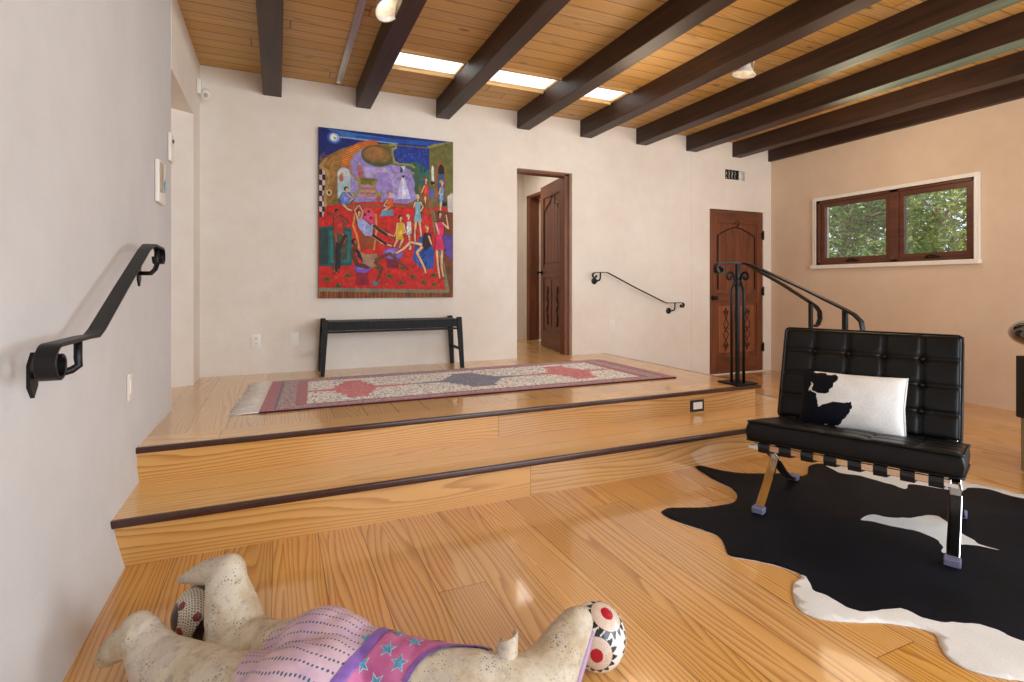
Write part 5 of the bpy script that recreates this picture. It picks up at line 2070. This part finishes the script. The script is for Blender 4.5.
eyed_ball()
dotted_ball()


# ---------------------------------------------------------------- dark stone table at the right edge of the view
def make_table():
    root = thing('pedestal_table', 'polished dark stone tabletop with a rounded edge at the right edge of the view', 'table', (3.62, 1.465, 0.0))
    root.location = (4.40, 1.25, FZ)
    m = MB()
    prof = [(0, -0.095)]
    R_ = 0.585
    for k in range(15):
        a = -PI / 2 + PI * k / 14
        prof.append((R_ - 0.13 + 0.13 * math.cos(a), 0.085 * math.sin(a)))
    prof.append((0, 0.085))
    prof[0] = (0, -0.085)
    m.lathe(prof, (0, 0, 0.835), (0, 0, 1), 72)
    m.build('stone_top', simple('dark_green_stone', (26, 34, 30), 0.08, var=0.5, scale=6, coat=0.5), root, smooth=True)
    m = MB()
    m.box(-0.47, 0.47, -0.30, 0.30, 0.33, 0.70, 0.004)
    m.box(-0.2, 0.2, -0.2, 0.2, 0.69, 0.76)
    m.build('black_apron', M['black'], root)
    m = MB()
    m.box(-0.455, 0.455, -0.285, 0.285, 0.009, 0.33, 0.004)
    m.build('pedestal', simple('pale_green_pedestal', (150, 140, 110), 0.2), root)
    root.rotation_euler = (0, 0, -math.atan(234 / 531))


make_table()


# ---------------------------------------------------------------- trees outside the window
def tree(loc, h, crown, label, seed, tint, n=2600):
    rg = random.Random(seed)
    root = thing('tree', label, 'tree', loc, 0, 'leafy trees outside the window')
    m = MB()
    top = Vector((rg.uniform(-.2, .2), rg.uniform(-.2, .2), h * 0.75))
    m.tube([(0, 0, 0), (0.05, 0.03, h * 0.3), tuple(top)], 0.09, 10, scale=lambda s: 1 - 0.6 * s, up=(0, 1, 0))
    tips = []
    for k in range(26):
        z = h * rg.uniform(0.12, 0.7)
        a = rg.uniform(0, 2 * PI)
        L = crown * rg.uniform(0.5, 1.0)
        b = Vector((math.cos(a) * L, math.sin(a) * L, z + L * rg.uniform(0.2, 0.9)))
        s0 = Vector((0.04, 0.02, z))
        mid = s0.lerp(b, 0.5) + Vector((rg.uniform(-.1, .1), rg.uniform(-.1, .1), 0.08))
        m.tube([s0, mid, b], 0.030, 6, scale=lambda s: 1 - 0.7 * s, up=(0, 0.1, 1))
        tips += [b, mid, s0.lerp(b, 0.75)]
        for q in range(2):
            e = mid + Vector((rg.uniform(-.5, .5), rg.uniform(-.5, .5), rg.uniform(0, .6)))
            m.tube([mid, mid.lerp(e, 0.5) + Vector((0, 0, 0.04)), e], 0.011, 5, scale=lambda s: 1 - 0.6 * s, up=(0, 0.1, 1))
            tips.append(e)
    m.build('trunk', bark, root, smooth=True)
    V, F = [], []
    for k in range(n):
        c = rg.choice(tips) + Vector((rg.gauss(0, .22), rg.gauss(0, .22), rg.gauss(0, .2)))
        s = rg.uniform(0.024, 0.050)
        d = Vector((rg.gauss(0, 1), rg.gauss(0, 1), rg.gauss(0, 0.6))).normalized()
        n_ = d.orthogonal().normalized()
        n_.rotate(Matrix.Rotation(rg.uniform(0, 6.28), 3, d))
        b = len(V)
        w_ = n_.cross(d)
        V += [c - d * s * 1.5, c + n_ * s * 0.6 + w_ * 0.004, c + d * s * 1.5, c - n_ * s * 0.6 + w_ * 0.004]
        F.append((b, b + 1, b + 2, b + 3))
    o = pymesh('foliage', V, F, tint, root, smooth=False)


bark = simple('pale_bark', (150, 136, 110), 0.9, var=0.3, scale=12)


def leafmat(name, a, b):
    t = NT(name)
    n1 = t.noise(t.coord(), 6, 3)
    c = t.ramp(n1, [(0.3, lin(a)), (0.7, lin(b))])
    tr = t.n('ShaderNodeBsdfTranslucent')
    t.l(c, tr.inputs[0])
    t.l(c, t.b.inputs['Base Color'])
    t.b.inputs['Roughness'].default_value = 0.4
    mx_ = t.n('ShaderNodeMixShader')
    mx_.inputs[0].default_value = 0.4
    t.l(t.b.outputs[0], mx_.inputs[1])
    t.l(tr.outputs[0], mx_.inputs[2])
    t.l(mx_.outputs[0], t.t.nodes['Material Output'].inputs[0])
    return t.m


g1 = leafmat('leaf_green', (58, 96, 36), (112, 140, 62))
g2 = leafmat('leaf_yellow_green', (92, 118, 44), (156, 162, 70))
tree((8.7, 5.9, -0.1), 3.4, 1.1, 'pale branching tree seen through the left-hand window pane', 11, g1, 8000)
tree((11.7, 6.05, -0.1), 3.7, 1.3, 'yellow green leafy tree seen through the right-hand window pane', 12, g2, 9000)
tree((13.8, 8.6, -0.1), 5.2, 2.0, 'dense darker tree behind the two near the window', 13, g1, 10000)
m = MB()
m.box(6.3, 40, -20, 30, -0.4, -0.10)
struct('ground', m, simple('garden_ground', (120, 112, 84), 0.95, scale=3))
